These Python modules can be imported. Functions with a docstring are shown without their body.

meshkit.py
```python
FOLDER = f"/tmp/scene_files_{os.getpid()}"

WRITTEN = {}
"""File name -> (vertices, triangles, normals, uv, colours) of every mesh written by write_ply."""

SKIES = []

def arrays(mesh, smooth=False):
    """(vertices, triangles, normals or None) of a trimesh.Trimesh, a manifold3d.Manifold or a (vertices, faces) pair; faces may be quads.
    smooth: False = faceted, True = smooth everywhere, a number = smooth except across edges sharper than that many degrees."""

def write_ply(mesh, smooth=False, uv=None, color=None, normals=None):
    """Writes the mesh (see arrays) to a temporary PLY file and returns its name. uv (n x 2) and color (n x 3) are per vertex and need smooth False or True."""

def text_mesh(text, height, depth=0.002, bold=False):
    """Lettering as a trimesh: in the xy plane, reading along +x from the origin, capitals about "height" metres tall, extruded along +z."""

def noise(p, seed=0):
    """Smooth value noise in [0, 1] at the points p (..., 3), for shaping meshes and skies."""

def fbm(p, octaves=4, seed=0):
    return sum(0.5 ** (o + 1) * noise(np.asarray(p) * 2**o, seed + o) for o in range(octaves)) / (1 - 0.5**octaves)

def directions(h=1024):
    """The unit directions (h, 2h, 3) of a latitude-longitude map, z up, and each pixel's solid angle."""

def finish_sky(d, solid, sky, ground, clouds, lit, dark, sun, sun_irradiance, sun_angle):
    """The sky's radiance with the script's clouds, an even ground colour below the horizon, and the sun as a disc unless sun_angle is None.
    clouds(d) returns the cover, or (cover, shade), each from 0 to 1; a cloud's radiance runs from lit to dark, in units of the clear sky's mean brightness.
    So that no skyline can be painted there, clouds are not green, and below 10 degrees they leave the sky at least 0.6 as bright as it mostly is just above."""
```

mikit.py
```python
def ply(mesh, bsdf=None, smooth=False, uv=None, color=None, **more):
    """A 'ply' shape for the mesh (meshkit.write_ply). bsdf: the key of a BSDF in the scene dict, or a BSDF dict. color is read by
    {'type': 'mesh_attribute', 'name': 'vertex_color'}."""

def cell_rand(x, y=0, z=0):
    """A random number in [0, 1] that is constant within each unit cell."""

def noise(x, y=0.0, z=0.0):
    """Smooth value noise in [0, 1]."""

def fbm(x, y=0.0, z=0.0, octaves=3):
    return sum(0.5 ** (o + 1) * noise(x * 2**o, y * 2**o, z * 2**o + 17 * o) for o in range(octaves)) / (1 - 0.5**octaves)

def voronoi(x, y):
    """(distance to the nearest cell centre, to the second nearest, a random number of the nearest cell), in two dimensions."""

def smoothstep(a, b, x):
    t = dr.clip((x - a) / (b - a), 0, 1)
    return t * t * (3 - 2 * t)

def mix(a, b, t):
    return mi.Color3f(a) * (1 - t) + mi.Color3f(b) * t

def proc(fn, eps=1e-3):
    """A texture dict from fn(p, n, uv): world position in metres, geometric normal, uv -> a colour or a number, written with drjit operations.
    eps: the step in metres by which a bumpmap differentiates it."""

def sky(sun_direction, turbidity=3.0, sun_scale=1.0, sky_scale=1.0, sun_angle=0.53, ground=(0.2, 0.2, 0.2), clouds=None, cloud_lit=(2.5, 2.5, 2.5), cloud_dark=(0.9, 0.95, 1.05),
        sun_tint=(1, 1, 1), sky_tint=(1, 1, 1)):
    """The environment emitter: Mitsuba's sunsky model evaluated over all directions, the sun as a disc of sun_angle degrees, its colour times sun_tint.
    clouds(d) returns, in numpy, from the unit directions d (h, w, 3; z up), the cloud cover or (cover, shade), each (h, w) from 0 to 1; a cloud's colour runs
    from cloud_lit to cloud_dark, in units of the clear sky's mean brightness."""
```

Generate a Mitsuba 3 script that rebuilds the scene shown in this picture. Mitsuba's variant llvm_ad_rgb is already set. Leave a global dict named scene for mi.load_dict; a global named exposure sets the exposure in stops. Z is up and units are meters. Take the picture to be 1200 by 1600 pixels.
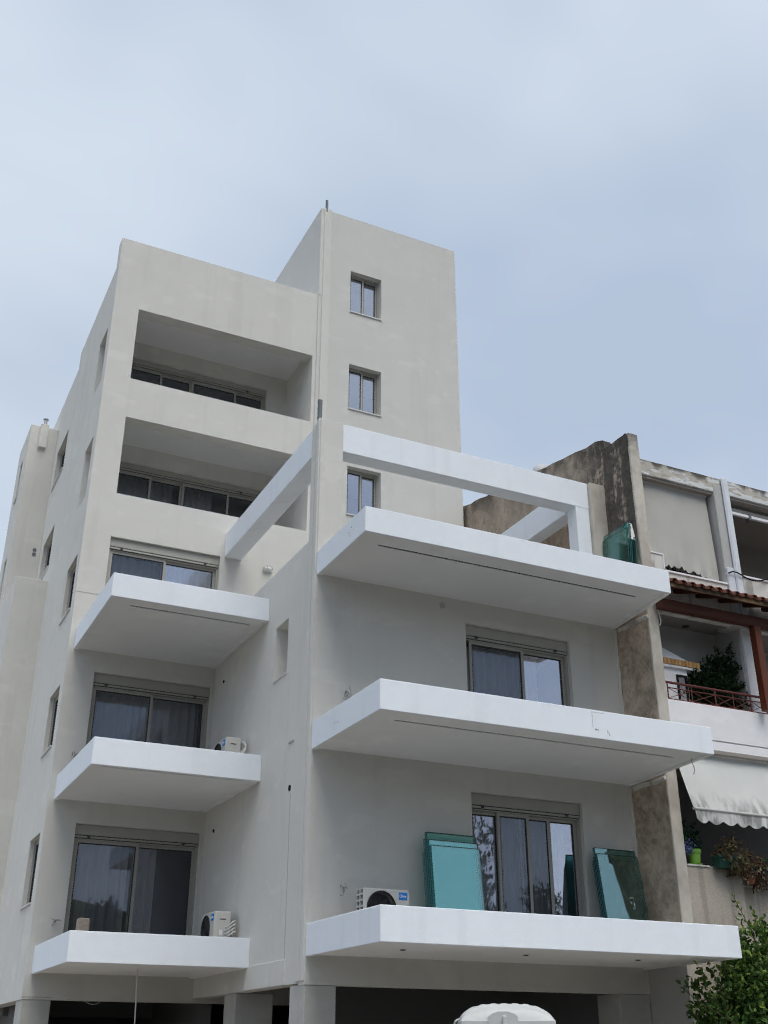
import math, random
import numpy as np, trimesh, shapely, manifold3d
from shapely.geometry import Polygon, box as sbox
import mitsuba as mi, drjit as dr
import mikit, meshkit
from mikit import proc, noise, fbm, mix, smoothstep

T = mi.ScalarTransform4f
rng = random.Random(7)
nrng = np.random.default_rng(7)
scene, labels = {}, {}

# ------------------------------------------------------------------ camera
YAW, PITCH, ROLL = math.radians(25.753), math.radians(26.252), math.radians(0.033)
F = np.array([math.sin(YAW) * math.cos(PITCH), math.cos(YAW) * math.cos(PITCH), math.sin(PITCH)])
R0 = np.array([math.cos(YAW), -math.sin(YAW), 0.0])
U0 = np.cross(R0, F)
UP = -R0 * math.sin(ROLL) + U0 * math.cos(ROLL)
EYE = np.array([0.0, 0.0, 1.6])
scene['camera'] = {'type': 'perspective', 'fov_axis': 'x', 'fov': 2 * math.degrees(math.atan(600 / 1731.3)), 'near_clip': 0.1, 'far_clip': 3000.0,
                   'to_world': T().look_at(origin=EYE.tolist(), target=(EYE + F).tolist(), up=UP.tolist())}

# ------------------------------------------------------------------ sky and light: a bright overcast
def clouds(d):
    x, y, z = d[..., 0], d[..., 1], d[..., 2]
    zz = np.maximum(z, 0.05)
    q = np.stack([x / (zz + 0.35) * 1.1, y / (zz + 0.35) * 1.1, 0 * x], -1)
    n = meshkit.fbm(q * 0.9 + 3.3, 4, 5)
    m = meshkit.fbm(q * 2.4 + 9.1, 4, 11)
    h = meshkit.fbm(q * np.array([5.0, 8.5, 1.0]) + 2.7, 4, 23)
    s = 0.52 + 1.7 * (n - 0.5) + 1.5 * (m - 0.5) + 0.55 * (h - 0.5)
    return np.ones_like(x), np.clip(s, 0, 1)
exposure = 1.92
scene['sky'] = mikit.sky((0.02, -0.50, 0.86), turbidity=4, sun_scale=0.58, sun_tint=(0.82, 0.93, 1.10), sky_scale=1.0, sun_angle=44, clouds=clouds,
                         cloud_lit=(1.62, 1.82, 2.05), cloud_dark=(1.08, 1.30, 1.65), ground=(0.22, 0.22, 0.21))

# ------------------------------------------------------------------ materials
def bsdf(name, d):
    scene[name] = d
    return name
def col(c):
    return {'type': 'rgb', 'value': list(c)}
def principled(name, c, rough=0.6, spec=0.4, two=True, bump=None, **kw):
    d = {'type': 'principled', 'base_color': col(c) if isinstance(c, (tuple, list)) else proc(c), 'roughness': rough, 'specular': spec, **kw}
    if bump:
        d = {'type': 'bumpmap', 'arbitrary': proc(bump[0], bump[2] if len(bump) > 2 else 2e-3), 'scale': bump[1], 'bsdf': d}
    return bsdf(name, {'type': 'twosided', 'bsdf': d} if two else d)

def stucco(base, amp=0.10, dirt=0.0, patch=0.05):
    def fn(p, n, uv):
        a = fbm(p.x * 0.7 + 3, p.y * 0.7, p.z * 0.7, 4)
        b = fbm(p.x * 4.0, p.y * 4.0 + 5, p.z * 3.0, 4)
        c = noise(p.x * 38, p.y * 38, p.z * 38)
        blotch = smoothstep(0.60, 0.72, fbm(p.x * 1.9 + 11, p.y * 1.9, p.z * 2.6, 4))
        k = 1 + amp * (a - 0.5) + 0.5 * amp * (b - 0.5) + 0.04 * (c - 0.5) + patch * blotch
        if dirt:
            s = smoothstep(0.55, 0.85, fbm(p.x * 5 + p.y * 5, p.z * 0.35, 3.0, 3))
            k = k * (1 - dirt * s)
        return mi.Color3f(*base) * k
    return fn
def grain(p, n, uv):
    return fbm(p.x * 45, p.y * 45, p.z * 45, 3) + 3.0 * fbm(p.x * 2.2, p.y * 2.2, p.z * 2.2, 2)
WALL = principled('wall_stucco', stucco((0.603, 0.594, 0.560), 0.11, 0.05), 0.92, 0.2, bump=(grain, 0.0022))
TOWERW = principled('tower_stucco', stucco((0.566, 0.562, 0.535), 0.10, 0.04), 0.92, 0.2, bump=(grain, 0.0022))
WHITE = principled('white_paint', stucco((0.76, 0.80, 0.85), 0.05, 0.05, 0.0), 0.75, 0.3)
SOFFIT = principled('soffit_paint', stucco((0.76, 0.765, 0.765), 0.07), 0.9, 0.2)
CONC = principled('column_concrete', stucco((0.44, 0.435, 0.41), 0.32, 0.08), 0.9, 0.2)
GROOVE = principled('groove_shade', (0.035, 0.035, 0.036), 0.9, 0.1)  # near-black that paints the shade inside the soffit grooves
FLOORC = principled('screed_floor', stucco((0.23, 0.225, 0.215), 0.3, 0.1), 0.9, 0.2)
ROOM = principled('room_paint', (0.30, 0.30, 0.29), 0.9, 0.2)
DARKROOM = principled('dark_interior_grey', (0.16, 0.16, 0.16), 0.9, 0.2)
FRAME = principled('window_aluminium', (0.33, 0.322, 0.29), 0.45, 0.5)
BOXM = principled('shutter_box_aluminium', (0.36, 0.353, 0.32), 0.5, 0.4)
GASK = principled('black_rubber', (0.032, 0.032, 0.036), 0.5, 0.4)
SILL = principled('sill_marble', stucco((0.58, 0.57, 0.55), 0.2), 0.4, 0.5)
bsdf('clear_pane', {'type': 'thindielectric', 'int_ior': 2.5, 'specular_reflectance': col((0.82, 0.86, 1.0)), 'specular_transmittance': col((0.85, 0.87, 0.88))})
bsdf('sky_pane', {'type': 'thindielectric', 'int_ior': 3.9, 'specular_reflectance': col((0.84, 0.88, 1.0)), 'specular_transmittance': col((0.85, 0.87, 0.88))})
bsdf('screened_pane', {'type': 'thindielectric', 'int_ior': 1.75, 'specular_reflectance': col((0.62, 0.68, 0.80)), 'specular_transmittance': col((0.62, 0.64, 0.66))})
DARKPANE = principled('dark_pane', (0.030, 0.032, 0.036), 0.85, 0.2)  # flat dark matte colour for the side window panes
bsdf('sheer_curtain', {'type': 'principledthin', 'base_color': col((0.66, 0.66, 0.67)), 'roughness': 0.8, 'diff_trans': 0.7})
PIPE = principled('grey_plastic', (0.13, 0.145, 0.16), 0.5, 0.4)
VENT = principled('vent_steel', (0.45, 0.46, 0.47), 0.35, 0.5, metallic=0.6)
BLACK = principled('black_matte', (0.012, 0.012, 0.012), 0.8, 0.2)
WHITEPL = principled('white_plastic', (0.66, 0.66, 0.64), 0.45, 0.5)
CABLE = principled('white_cable', (0.62, 0.62, 0.60), 0.6, 0.4)
GREYCAB = principled('grey_cable', (0.25, 0.26, 0.25), 0.6, 0.4)

def party(p, n, uv):
    a = fbm(p.x * 1.1 + 2, p.y * 1.1, p.z * 0.9, 4)
    b = fbm(p.x * 5, p.y * 6.0, p.z * 3.2, 4)
    f = fbm(p.x * 17, p.y * 19, p.z * 13, 3)
    g = noise(p.x * 60, p.y * 60, p.z * 60)
    streak = fbm(p.x * 9 + p.y * 9, p.z * 0.5, 1.0, 3)
    t = 0.30 * smoothstep(0.3, 0.7, a) + 0.40 * smoothstep(0.32, 0.68, b) + 0.30 * smoothstep(0.3, 0.7, f)
    c = mix((0.30, 0.243, 0.192), (0.63, 0.53, 0.425), t) * (0.86 + 0.28 * g)
    scr = smoothstep(0.62, 0.70, fbm(p.x * 7 + p.z * 5, p.y * 7 - p.z * 6, p.z * 2.0, 3))
    c = c * (1 - 0.16 * scr)
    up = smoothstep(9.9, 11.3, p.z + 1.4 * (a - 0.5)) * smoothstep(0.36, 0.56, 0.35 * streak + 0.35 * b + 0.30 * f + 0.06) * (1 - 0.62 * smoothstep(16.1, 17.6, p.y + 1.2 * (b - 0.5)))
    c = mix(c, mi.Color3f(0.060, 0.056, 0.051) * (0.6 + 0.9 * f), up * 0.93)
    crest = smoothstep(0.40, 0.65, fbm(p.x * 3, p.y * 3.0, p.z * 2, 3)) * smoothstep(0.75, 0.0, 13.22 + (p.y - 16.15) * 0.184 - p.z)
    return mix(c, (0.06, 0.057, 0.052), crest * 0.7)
def rough_plaster(p, n, uv):
    return fbm(p.x * 5, p.y * 5, p.z * 5, 5) + 0.4 * fbm(p.x * 22, p.y * 22, p.z * 9, 3)
PARTY = principled('old_brown_plaster', party, 0.95, 0.15, bump=(rough_plaster, 0.05))
def edgeplaster(p, n, uv):
    a = fbm(p.x * 3, p.y * 3, p.z * 1.4 + 9, 4)
    b = fbm(p.x * 18, p.y * 18, p.z * 8, 3)
    c = mix((0.38, 0.345, 0.30), (0.58, 0.545, 0.485), 0.6 * smoothstep(0.3, 0.7, a) + 0.4 * b)
    return mix(c, (0.16, 0.155, 0.145), smoothstep(12.3, 13.1, p.z + 0.7 * (b - 0.5)) * 0.75)
EDGEP = principled('old_beige_plaster', edgeplaster, 0.95, 0.15, bump=(rough_plaster, 0.02))
def fascia_col(p, n, uv):
    a = fbm(p.x * 2.2, p.y * 2, p.z * 7 + 2, 4)
    b = fbm(p.x * 7, p.y * 7, p.z * 18, 4)
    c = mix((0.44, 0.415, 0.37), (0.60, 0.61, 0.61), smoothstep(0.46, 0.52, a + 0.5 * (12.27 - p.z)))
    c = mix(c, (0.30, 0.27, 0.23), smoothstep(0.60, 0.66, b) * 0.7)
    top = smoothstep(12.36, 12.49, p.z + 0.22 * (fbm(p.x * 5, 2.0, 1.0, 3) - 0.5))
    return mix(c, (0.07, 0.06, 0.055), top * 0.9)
FASCIA = principled('peeling_paint', fascia_col, 0.9, 0.2, bump=(rough_plaster, 0.012))
def pebble(p, n, uv):
    a = fbm(p.x * 1.4, p.y * 1.4, p.z * 1.0, 3)
    b = noise(p.x * 40, p.y * 40, p.z * 40)
    s = fbm(p.x * 8 + p.y * 8, p.z * 0.7, 4.0, 3)
    return mi.Color3f(0.40, 0.36, 0.31) * (0.80 + 0.30 * a + 0.20 * b - 0.25 * smoothstep(0.5, 0.8, s))
PEBBLE = principled('pebble_render', pebble, 0.95, 0.15, bump=(lambda p, n, uv: noise(p.x * 42, p.y * 42, p.z * 42), 0.008))
def oldwhite(p, n, uv):
    s = fbm(p.x * 7 + p.y * 7, p.z * 0.8, 2.0, 3)
    a = fbm(p.x * 2, p.y * 2, p.z * 2 + 4, 3)
    return mi.Color3f(0.60, 0.585, 0.55) * (1.06 - 0.12 * a - 0.42 * smoothstep(0.52, 0.78, s))
OLDWHITE = principled('stained_white_paint', oldwhite, 0.9, 0.2)
NEWWHITE = principled('fresh_white_paint', stucco((0.74, 0.74, 0.76), 0.05, 0.04), 0.8, 0.3)
OLDGREY = principled('old_grey_paint', stucco((0.42, 0.42, 0.41), 0.14, 0.08), 0.9, 0.2)
OLDTAUPE = principled('old_taupe_paint', stucco((0.27, 0.252, 0.228), 0.14), 0.9, 0.2)
DOWNP = principled('blue_white_pipe_paint', stucco((0.60, 0.63, 0.68), 0.18, 0.10), 0.7, 0.3)
def cloth(base, z_lo, band, dk):
    def fn(p, n, uv):
        a = fbm(p.x * 3, p.y * 3, p.z * 1.4, 3)
        dirt = smoothstep(z_lo + band, z_lo, p.z + 0.25 * (fbm(p.x * 6, 1.0, p.z * 1.5, 4) - 0.5)) * smoothstep(0.40, 0.62, fbm(p.x * 9, 2.0, p.z * 2.2, 4))
        return mi.Color3f(*base) * (0.93 + 0.14 * a) * (1 - dk * dirt)
    return fn
AWN4 = principled('awning_canvas', cloth((0.42, 0.413, 0.385), 10.2, 0.3, 0.15), 0.9, 0.2)
AWN2 = principled('awning_canvas_pale', cloth((0.53, 0.54, 0.525), 5.42, 0.42, 0.5), 0.9, 0.2)
BAR = principled('awning_bar_paint', (0.45, 0.45, 0.43), 0.5, 0.4)
def wood(p, n, uv):
    g = fbm(p.x * 2.5, p.y * 22, p.z * 22, 3)
    return mix((0.045, 0.015, 0.010), (0.105, 0.034, 0.018), g)
WOOD = principled('red_stained_wood', wood, 0.6, 0.3)
def woodv(p, n, uv):
    g = fbm(p.x * 25, p.y * 25, p.z * 2.5, 3)
    return mix((0.075, 0.020, 0.010), (0.14, 0.040, 0.018), g)
WOODV = principled('red_stained_post', woodv, 0.55, 0.3)
def board(p, n, uv):
    return mix((0.075, 0.05, 0.036), (0.24, 0.15, 0.085), smoothstep(0.45, 0.7, fbm(p.x * 3, p.y * 12, p.z * 14, 3)))
BOARD = principled('weathered_board', board, 0.8, 0.2)
def tilec(p, n, uv):
    a = fbm(p.x * 9, p.y * 9, p.z * 9, 3)
    return mix((0.10, 0.042, 0.032), (0.22, 0.09, 0.065), a)
TILE = principled('clay_tile', tilec, 0.8, 0.25)
RAIL = principled('red_iron_paint', (0.13, 0.035, 0.032), 0.5, 0.4)
IRON = principled('black_iron_paint', (0.02, 0.021, 0.022), 0.5, 0.4)
OCHRE = [principled('ochre_brick_%s' % s, c, 0.8, 0.2) for s, c in (('a', (0.46, 0.27, 0.11)), ('b', (0.52, 0.31, 0.14)), ('c', (0.41, 0.235, 0.10)))]
LIME = principled('lime_green_plastic', (0.17, 0.37, 0.05), 0.4, 0.5)
DGREEN = principled('dark_green_plastic', (0.008, 0.045, 0.036), 0.45, 0.5)
TERRA = principled('terracotta', (0.30, 0.13, 0.08), 0.8, 0.2)
def leafbsdf(name, t=0.35):
    return bsdf(name, {'type': 'principledthin', 'base_color': {'type': 'mesh_attribute', 'name': 'vertex_color'}, 'roughness': 0.45, 'diff_trans': t, 'eta': 1.35})
LEAF = leafbsdf('leaf_tissue')
BARK = principled('bark', (0.07, 0.05, 0.035), 0.9, 0.2)
bsdf('green_tinted_sheet', {'type': 'thindielectric', 'int_ior': 2.5, 'specular_reflectance': col((0.70, 0.97, 0.95)), 'specular_transmittance': col((0.24, 0.52, 0.51))})
bsdf('dark_tinted_sheet', {'type': 'thindielectric', 'int_ior': 1.6, 'specular_reflectance': col((0.70, 0.98, 0.95)), 'specular_transmittance': col((0.30, 0.62, 0.60))})
bsdf('tinted_sheet', {'type': 'thindielectric', 'int_ior': 2.35, 'specular_reflectance': col((0.72, 1.0, 0.97)), 'specular_transmittance': col((0.38, 0.82, 0.80))})
SHEETEDGE = principled('glass_edge', (0.012, 0.070, 0.068), 0.2, 0.6)
def stonec(p, n, uv):
    return mi.Color3f(0.36, 0.30, 0.25) * (0.75 + 0.5 * fbm(p.x * 25, p.y * 25, p.z * 25, 3))
STONE = principled('block_stone', stonec, 0.9, 0.2)
PAPER = principled('white_paper', (0.72, 0.70, 0.68), 0.9, 0.2)
ACW = principled('unit_casing_paint', (0.56, 0.555, 0.52), 0.45, 0.4)
ACD = principled('unit_fan_plastic', (0.018, 0.019, 0.022), 0.45, 0.5)
BLUE = principled('blue_badge', (0.015, 0.19, 0.62), 0.35, 0.5)
LETTER = principled('white_letter', (0.80, 0.80, 0.80), 0.5, 0.4)
STICK = principled('grey_sticker', (0.42, 0.44, 0.46), 0.5, 0.4)
ROOFPL = principled('translucent_roof_plastic', stucco((0.47, 0.48, 0.475), 0.14, 0.12), 0.4, 0.5)
CABIN = principled('cabin_plastic', (0.20, 0.27, 0.33), 0.5, 0.4)
def asphalt(p, n, uv):
    return mi.Color3f(0.095, 0.093, 0.09) * (0.75 + 0.5 * fbm(p.x * 1.2, p.y * 1.2, 0, 4) + 0.3 * (noise(p.x * 60, p.y * 60, 0) - 0.5))
ASPH = principled('asphalt', asphalt, 0.9, 0.2)
PAVE = principled('pavement_concrete', stucco((0.28, 0.27, 0.255), 0.3), 0.9, 0.2)
DIRT = principled('yard_ground', stucco((0.21, 0.192, 0.165), 0.4), 0.95, 0.1)
HILLM = principled('hillside_green', lambda p, n, uv: mix((0.035, 0.05, 0.022), (0.11, 0.11, 0.06), fbm(p.x * 0.08, p.y * 0.08, p.z * 0.1, 4)), 0.95, 0.1)

# ------------------------------------------------------------------ helpers
def key_for(base):
    if base not in scene and base not in labels:
        return base
    i = 1
    while '%s_%03d' % (base, i) in scene or '%s_%03d' % (base, i) in labels:
        i += 1
    return '%s_%03d' % (base, i)
def put(base, mesh, m, smooth=False, **kw):
    k = key_for(base)
    if isinstance(mesh, list):
        mesh = trimesh.util.concatenate(mesh)
    scene[k] = mikit.ply(mesh, m, smooth=smooth, **kw)
    return k
def tag(k, label, cat=None, group=None, kind=None):
    d = {'label': label}
    if cat: d['category'] = cat
    if group: d['group'] = group
    if kind: d['kind'] = kind
    labels[k] = d
def thing(base, label, cat, group=None):
    k = key_for(base)
    tag(k, label, cat, group)
    return k
def bx(x0, x1, y0, y1, z0, z1, c=0.0):
    if c <= 0:
        b = trimesh.creation.box(extents=(x1 - x0, y1 - y0, z1 - z0))
        b.apply_translation(((x0 + x1) / 2, (y0 + y1) / 2, (z0 + z1) / 2))
        return b
    pts = []
    for x, sx in ((x0, 1), (x1, -1)):
        for y, sy in ((y0, 1), (y1, -1)):
            for z, sz in ((z0, 1), (z1, -1)):
                pts += [(x + sx * c, y + sy * c, z), (x + sx * c, y, z + sz * c), (x, y + sy * c, z + sz * c)]
    return trimesh.convex.convex_hull(np.array(pts))
def man(m):
    return manifold3d.Manifold(manifold3d.Mesh(np.asarray(m.vertices, np.float32), np.asarray(m.faces, np.uint32)))
def unman(m):
    q = m.to_mesh()
    return trimesh.Trimesh(q.vert_properties[:, :3], q.tri_verts, process=False)
def cut(m, *others):
    a = man(m)
    for o in others:
        a = a - man(o)
    return unman(a)
MXZ = np.array([[1, 0, 0, 0], [0, 0, 1, 0], [0, 1, 0, 0], [0, 0, 0, 1.0]])
MYZ = np.array([[0, 0, 1, 0], [1, 0, 0, 0], [0, 1, 0, 0], [0, 0, 0, 1.0]])
def ext(poly, depth, M, off):
    m = trimesh.creation.extrude_polygon(poly, depth, engine='earcut')
    M = M.copy()
    v = m.vertices @ M[:3, :3].T + np.array(off)
    f = m.faces if np.linalg.det(M[:3, :3]) > 0 else m.faces[:, ::-1]
    return trimesh.Trimesh(v, f, process=False)
def wall_xz(outer, holes, y0, y1):
    p = (sbox(outer[0], outer[2], outer[1], outer[3]) if len(outer) == 4 and not hasattr(outer[0], '__len__') else Polygon(outer))
    for h in holes:
        p = p.difference(sbox(h[0], h[2], h[1], h[3]))
    return ext(p, y1 - y0, MXZ, (0, y0, 0))
def wall_yz(outer, holes, x0, x1):
    p = (sbox(outer[0], outer[2], outer[1], outer[3]) if len(outer) == 4 and not hasattr(outer[0], '__len__') else Polygon(outer))
    for h in holes:
        p = p.difference(sbox(h[0], h[2], h[1], h[3]))
    return ext(p, x1 - x0, MYZ, (x0, 0, 0))
def local(m, origin, axis):
    """axis 'front': u=+x, v=+y (faces -y).  'left': u=-y, v=+x (faces -x)."""
    A = np.eye(3) if axis == 'front' else np.array([[0, 1, 0], [-1, 0, 0], [0, 0, 1.0]])
    m = m.copy()
    m.vertices = m.vertices @ A.T + np.array(origin)
    return m
def tube(pts, r, sides=8, closed=False):
    pts = np.asarray(pts, float)
    n = len(pts)
    rr = np.broadcast_to(np.asarray(r, float), (n,))
    tg = np.gradient(pts, axis=0)
    tg /= np.maximum(np.linalg.norm(tg, axis=1, keepdims=True), 1e-9)
    a = np.cross(tg, [0.31, 0.17, 0.93])
    a /= np.maximum(np.linalg.norm(a, axis=1, keepdims=True), 1e-9)
    b = np.cross(tg, a)
    th = np.arange(sides) / sides * 2 * np.pi
    v = (pts[:, None] + rr[:, None, None] * (np.cos(th)[None, :, None] * a[:, None] + np.sin(th)[None, :, None] * b[:, None])).reshape(-1, 3)
    f = []
    for i in range(n - 1):
        for j in range(sides):
            k = (j + 1) % sides
            f += [(i * sides + j, i * sides + k, (i + 1) * sides + k), (i * sides + j, (i + 1) * sides + k, (i + 1) * sides + j)]
    v = np.vstack([v, pts[:1], pts[-1:]])
    for j in range(sides):
        k = (j + 1) % sides
        f += [(n * sides, k, j), (n * sides + 1, (n - 1) * sides + j, (n - 1) * sides + k)]
    m = trimesh.Trimesh(v, f, process=False)
    return m
def cyl(p, q, r, sides=16):
    return tube([p, (np.asarray(p, float) + np.asarray(q, float)) / 2, q], r, sides)
def curve(pts, n=24):
    pts = np.asarray(pts, float)
    from scipy.interpolate import CubicSpline
    t = np.concatenate([[0], np.cumsum(np.linalg.norm(np.diff(pts, axis=0), axis=1))])
    return CubicSpline(t, pts)(np.linspace(0, t[-1], n))
def quadsheet(p00, p10, p11, p01, nu=1, nv=1):
    u, v = np.meshgrid(np.linspace(0, 1, nu + 1), np.linspace(0, 1, nv + 1))
    P = [np.asarray(p, float) for p in (p00, p10, p11, p01)]
    u, v = u[..., None], v[..., None]
    V = (P[0] * (1 - u) * (1 - v) + P[1] * u * (1 - v) + P[2] * u * v + P[3] * (1 - u) * v).reshape(-1, 3)
    f = []
    for j in range(nv):
        for i in range(nu):
            a = j * (nu + 1) + i
            f += [(a, a + 1, a + nu + 2), (a, a + nu + 2, a + nu + 1)]
    return trimesh.Trimesh(V, f, process=False)
def roughen(m, amp, freq, edge=0.25, seed=0, keep=None):
    v, f = trimesh.remesh.subdivide_to_size(m.vertices, m.faces, edge, max_iter=12)
    m = trimesh.Trimesh(v, f)
    m.merge_vertices()
    d = np.stack([meshkit.fbm(m.vertices * freq + 7 * k, 3, seed + k) - 0.5 for k in range(3)], -1)
    m.vertices = m.vertices + amp * 2 * d
    return m

# ================================================================== ground
XL, YL, XP, YW, XJ, XR = 3.495, 21.886, 6.60, 16.344, 12.87, 12.64
k = put('street', quadsheet((-900, -900, 0), (900, -900, 0), (900, 900, 0), (-900, 900, 0), 4, 4), ASPH); tag(k, 'grey asphalt street and ground around the buildings', kind='structure')
k = put('pavement', [bx(-60, 60, 9.2, 11.4, 0.0, 0.14, 0.01)], PAVE); tag(k, 'concrete pavement with kerb in front of the buildings', kind='structure')
k = put('yard', quadsheet((-60, 11.4, 0.1), (60, 11.4, 0.1), (60, 45, 0.1), (-60, 45, 0.1)), DIRT); tag(k, 'bare ground of the plot under the new building', kind='structure')

# ================================================================== the new apartment building
B = thing('apartment_building', 'new off-white apartment building with stair tower, white balconies and terrace pergola', 'building')
def part(name, mesh, m, smooth=False):
    return put(B + '__' + name, mesh, m, smooth)

FLR = {1: 3.34, 2: 6.40, 3: 9.42, 4: 12.36, 5: 15.33}
WIN_L = [(4.075, 6.52, 3.34, 5.61), (4.075, 6.52, 6.40, 8.60), (4.075, 6.52, 9.42, 11.62)]     # x0,x1,z0,z1 in the left front
LOG = [(4.085, 8.545, 12.655, 14.60), (4.085, 8.545, 15.625, 17.57)]
part('front_wall',
     ext(sbox(XL, 2.53, 8.64, 19.51).difference(shapely.union_all([sbox(x0, z0, x1, z1) for x0, x1, z0, z1 in WIN_L + LOG])), 0.33, MXZ, (0, YL, 0)), WALL)
WS = [(22.25, 23.33, 4.18, 5.45), (22.25, 23.33, 7.12, 8.36), (22.25, 23.33, 10.0, 11.25)]
SL = [(22.26, 23.12, 12.655, 14.15), (22.26, 23.12, 15.625, 17.12)]
WF = [(26.75, 28.3, 12.72, 13.90), (26.75, 28.3, 15.55, 16.72)]
Y1 = YL + 0.33
part('side_wall', ext(sbox(Y1, 2.53, 26.2, 18.80).difference(shapely.union_all([sbox(a, c, b, d) for a, b, c, d in WS + SL])), 0.28, MYZ, (XL, 0, 0)), WALL)
part('side_wall', ext(sbox(26.2, 2.53, 34.0, 18.45).difference(shapely.union_all([sbox(a, c, b, d) for a, b, c, d in WF])), 0.25, MYZ, (XL + .035, 0, 0)), WALL)
for z, x1 in ((10.2535, 3.96), (2.5675, 4.01)):
    part('corner_joint', bx(XL - 0.004, x1, YL - 0.006, YL + .05, z - .0085, z + .0085), OLDGREY)
# bump-outs on the left flank
part('side_bay', bx(2.73, XL + .04, 26.2, 28.8, 2.53, 12.10, .012), WALL)
part('side_bay', cut(bx(2.77, XL + .04, 28.8, 30.75, 2.53, 17.77, .012), bx(2.7, 2.95, 29.5, 29.95, 15.75, 16.95), bx(2.7, 2.95, 29.5, 29.95, 12.7, 13.9)), WALL)
k = part('vent_chase', bx(3.03, 3.245, 28.69, 28.83, 17.06, 17.80, .008), WALL)
put(k + '__pipe', cyl((3.14, 28.76, 17.78), (3.14, 28.76, 17.98), .045), VENT, 40)
put(k + '__cap', trimesh.creation.cone(.085, .05, transform=trimesh.transformations.translation_matrix((3.14, 28.76, 17.98))), VENT)
for z in (13.96, 13.83):
    k = part('vent_hole', cyl((3.375, 28.785, z), (3.375, 28.86, z), .052), PIPE, 40)
# core
part('roof', [bx(3.78, 12.7, Y1, 33.7, 18.20, 18.44), bx(3.6, 12.77, 33.75, 34.0, 2.53, 18.45), bx(12.5, 12.77, 25.4, 33.75, 2.53, 18.45)], WALL)
for i in (1, 2, 3, 4, 5):
    x1 = 12.55 if i > 3 else 12.8
    part('floor_slab', [bx(3.775, 12.55, Y1 + .004, 33.7, FLR[i] - .38, FLR[i])], ROOM)
part('inner_wall', [bx(3.775, 12.5, 27.5, 27.7, 3.34, 18.2), bx(12.3, 12.5, 22.3, 27.5, 3.34, 18.2), bx(6.86, 7.05, Y1 + .01, 27.5, 3.34, 12.3)], ROOM)
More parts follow.
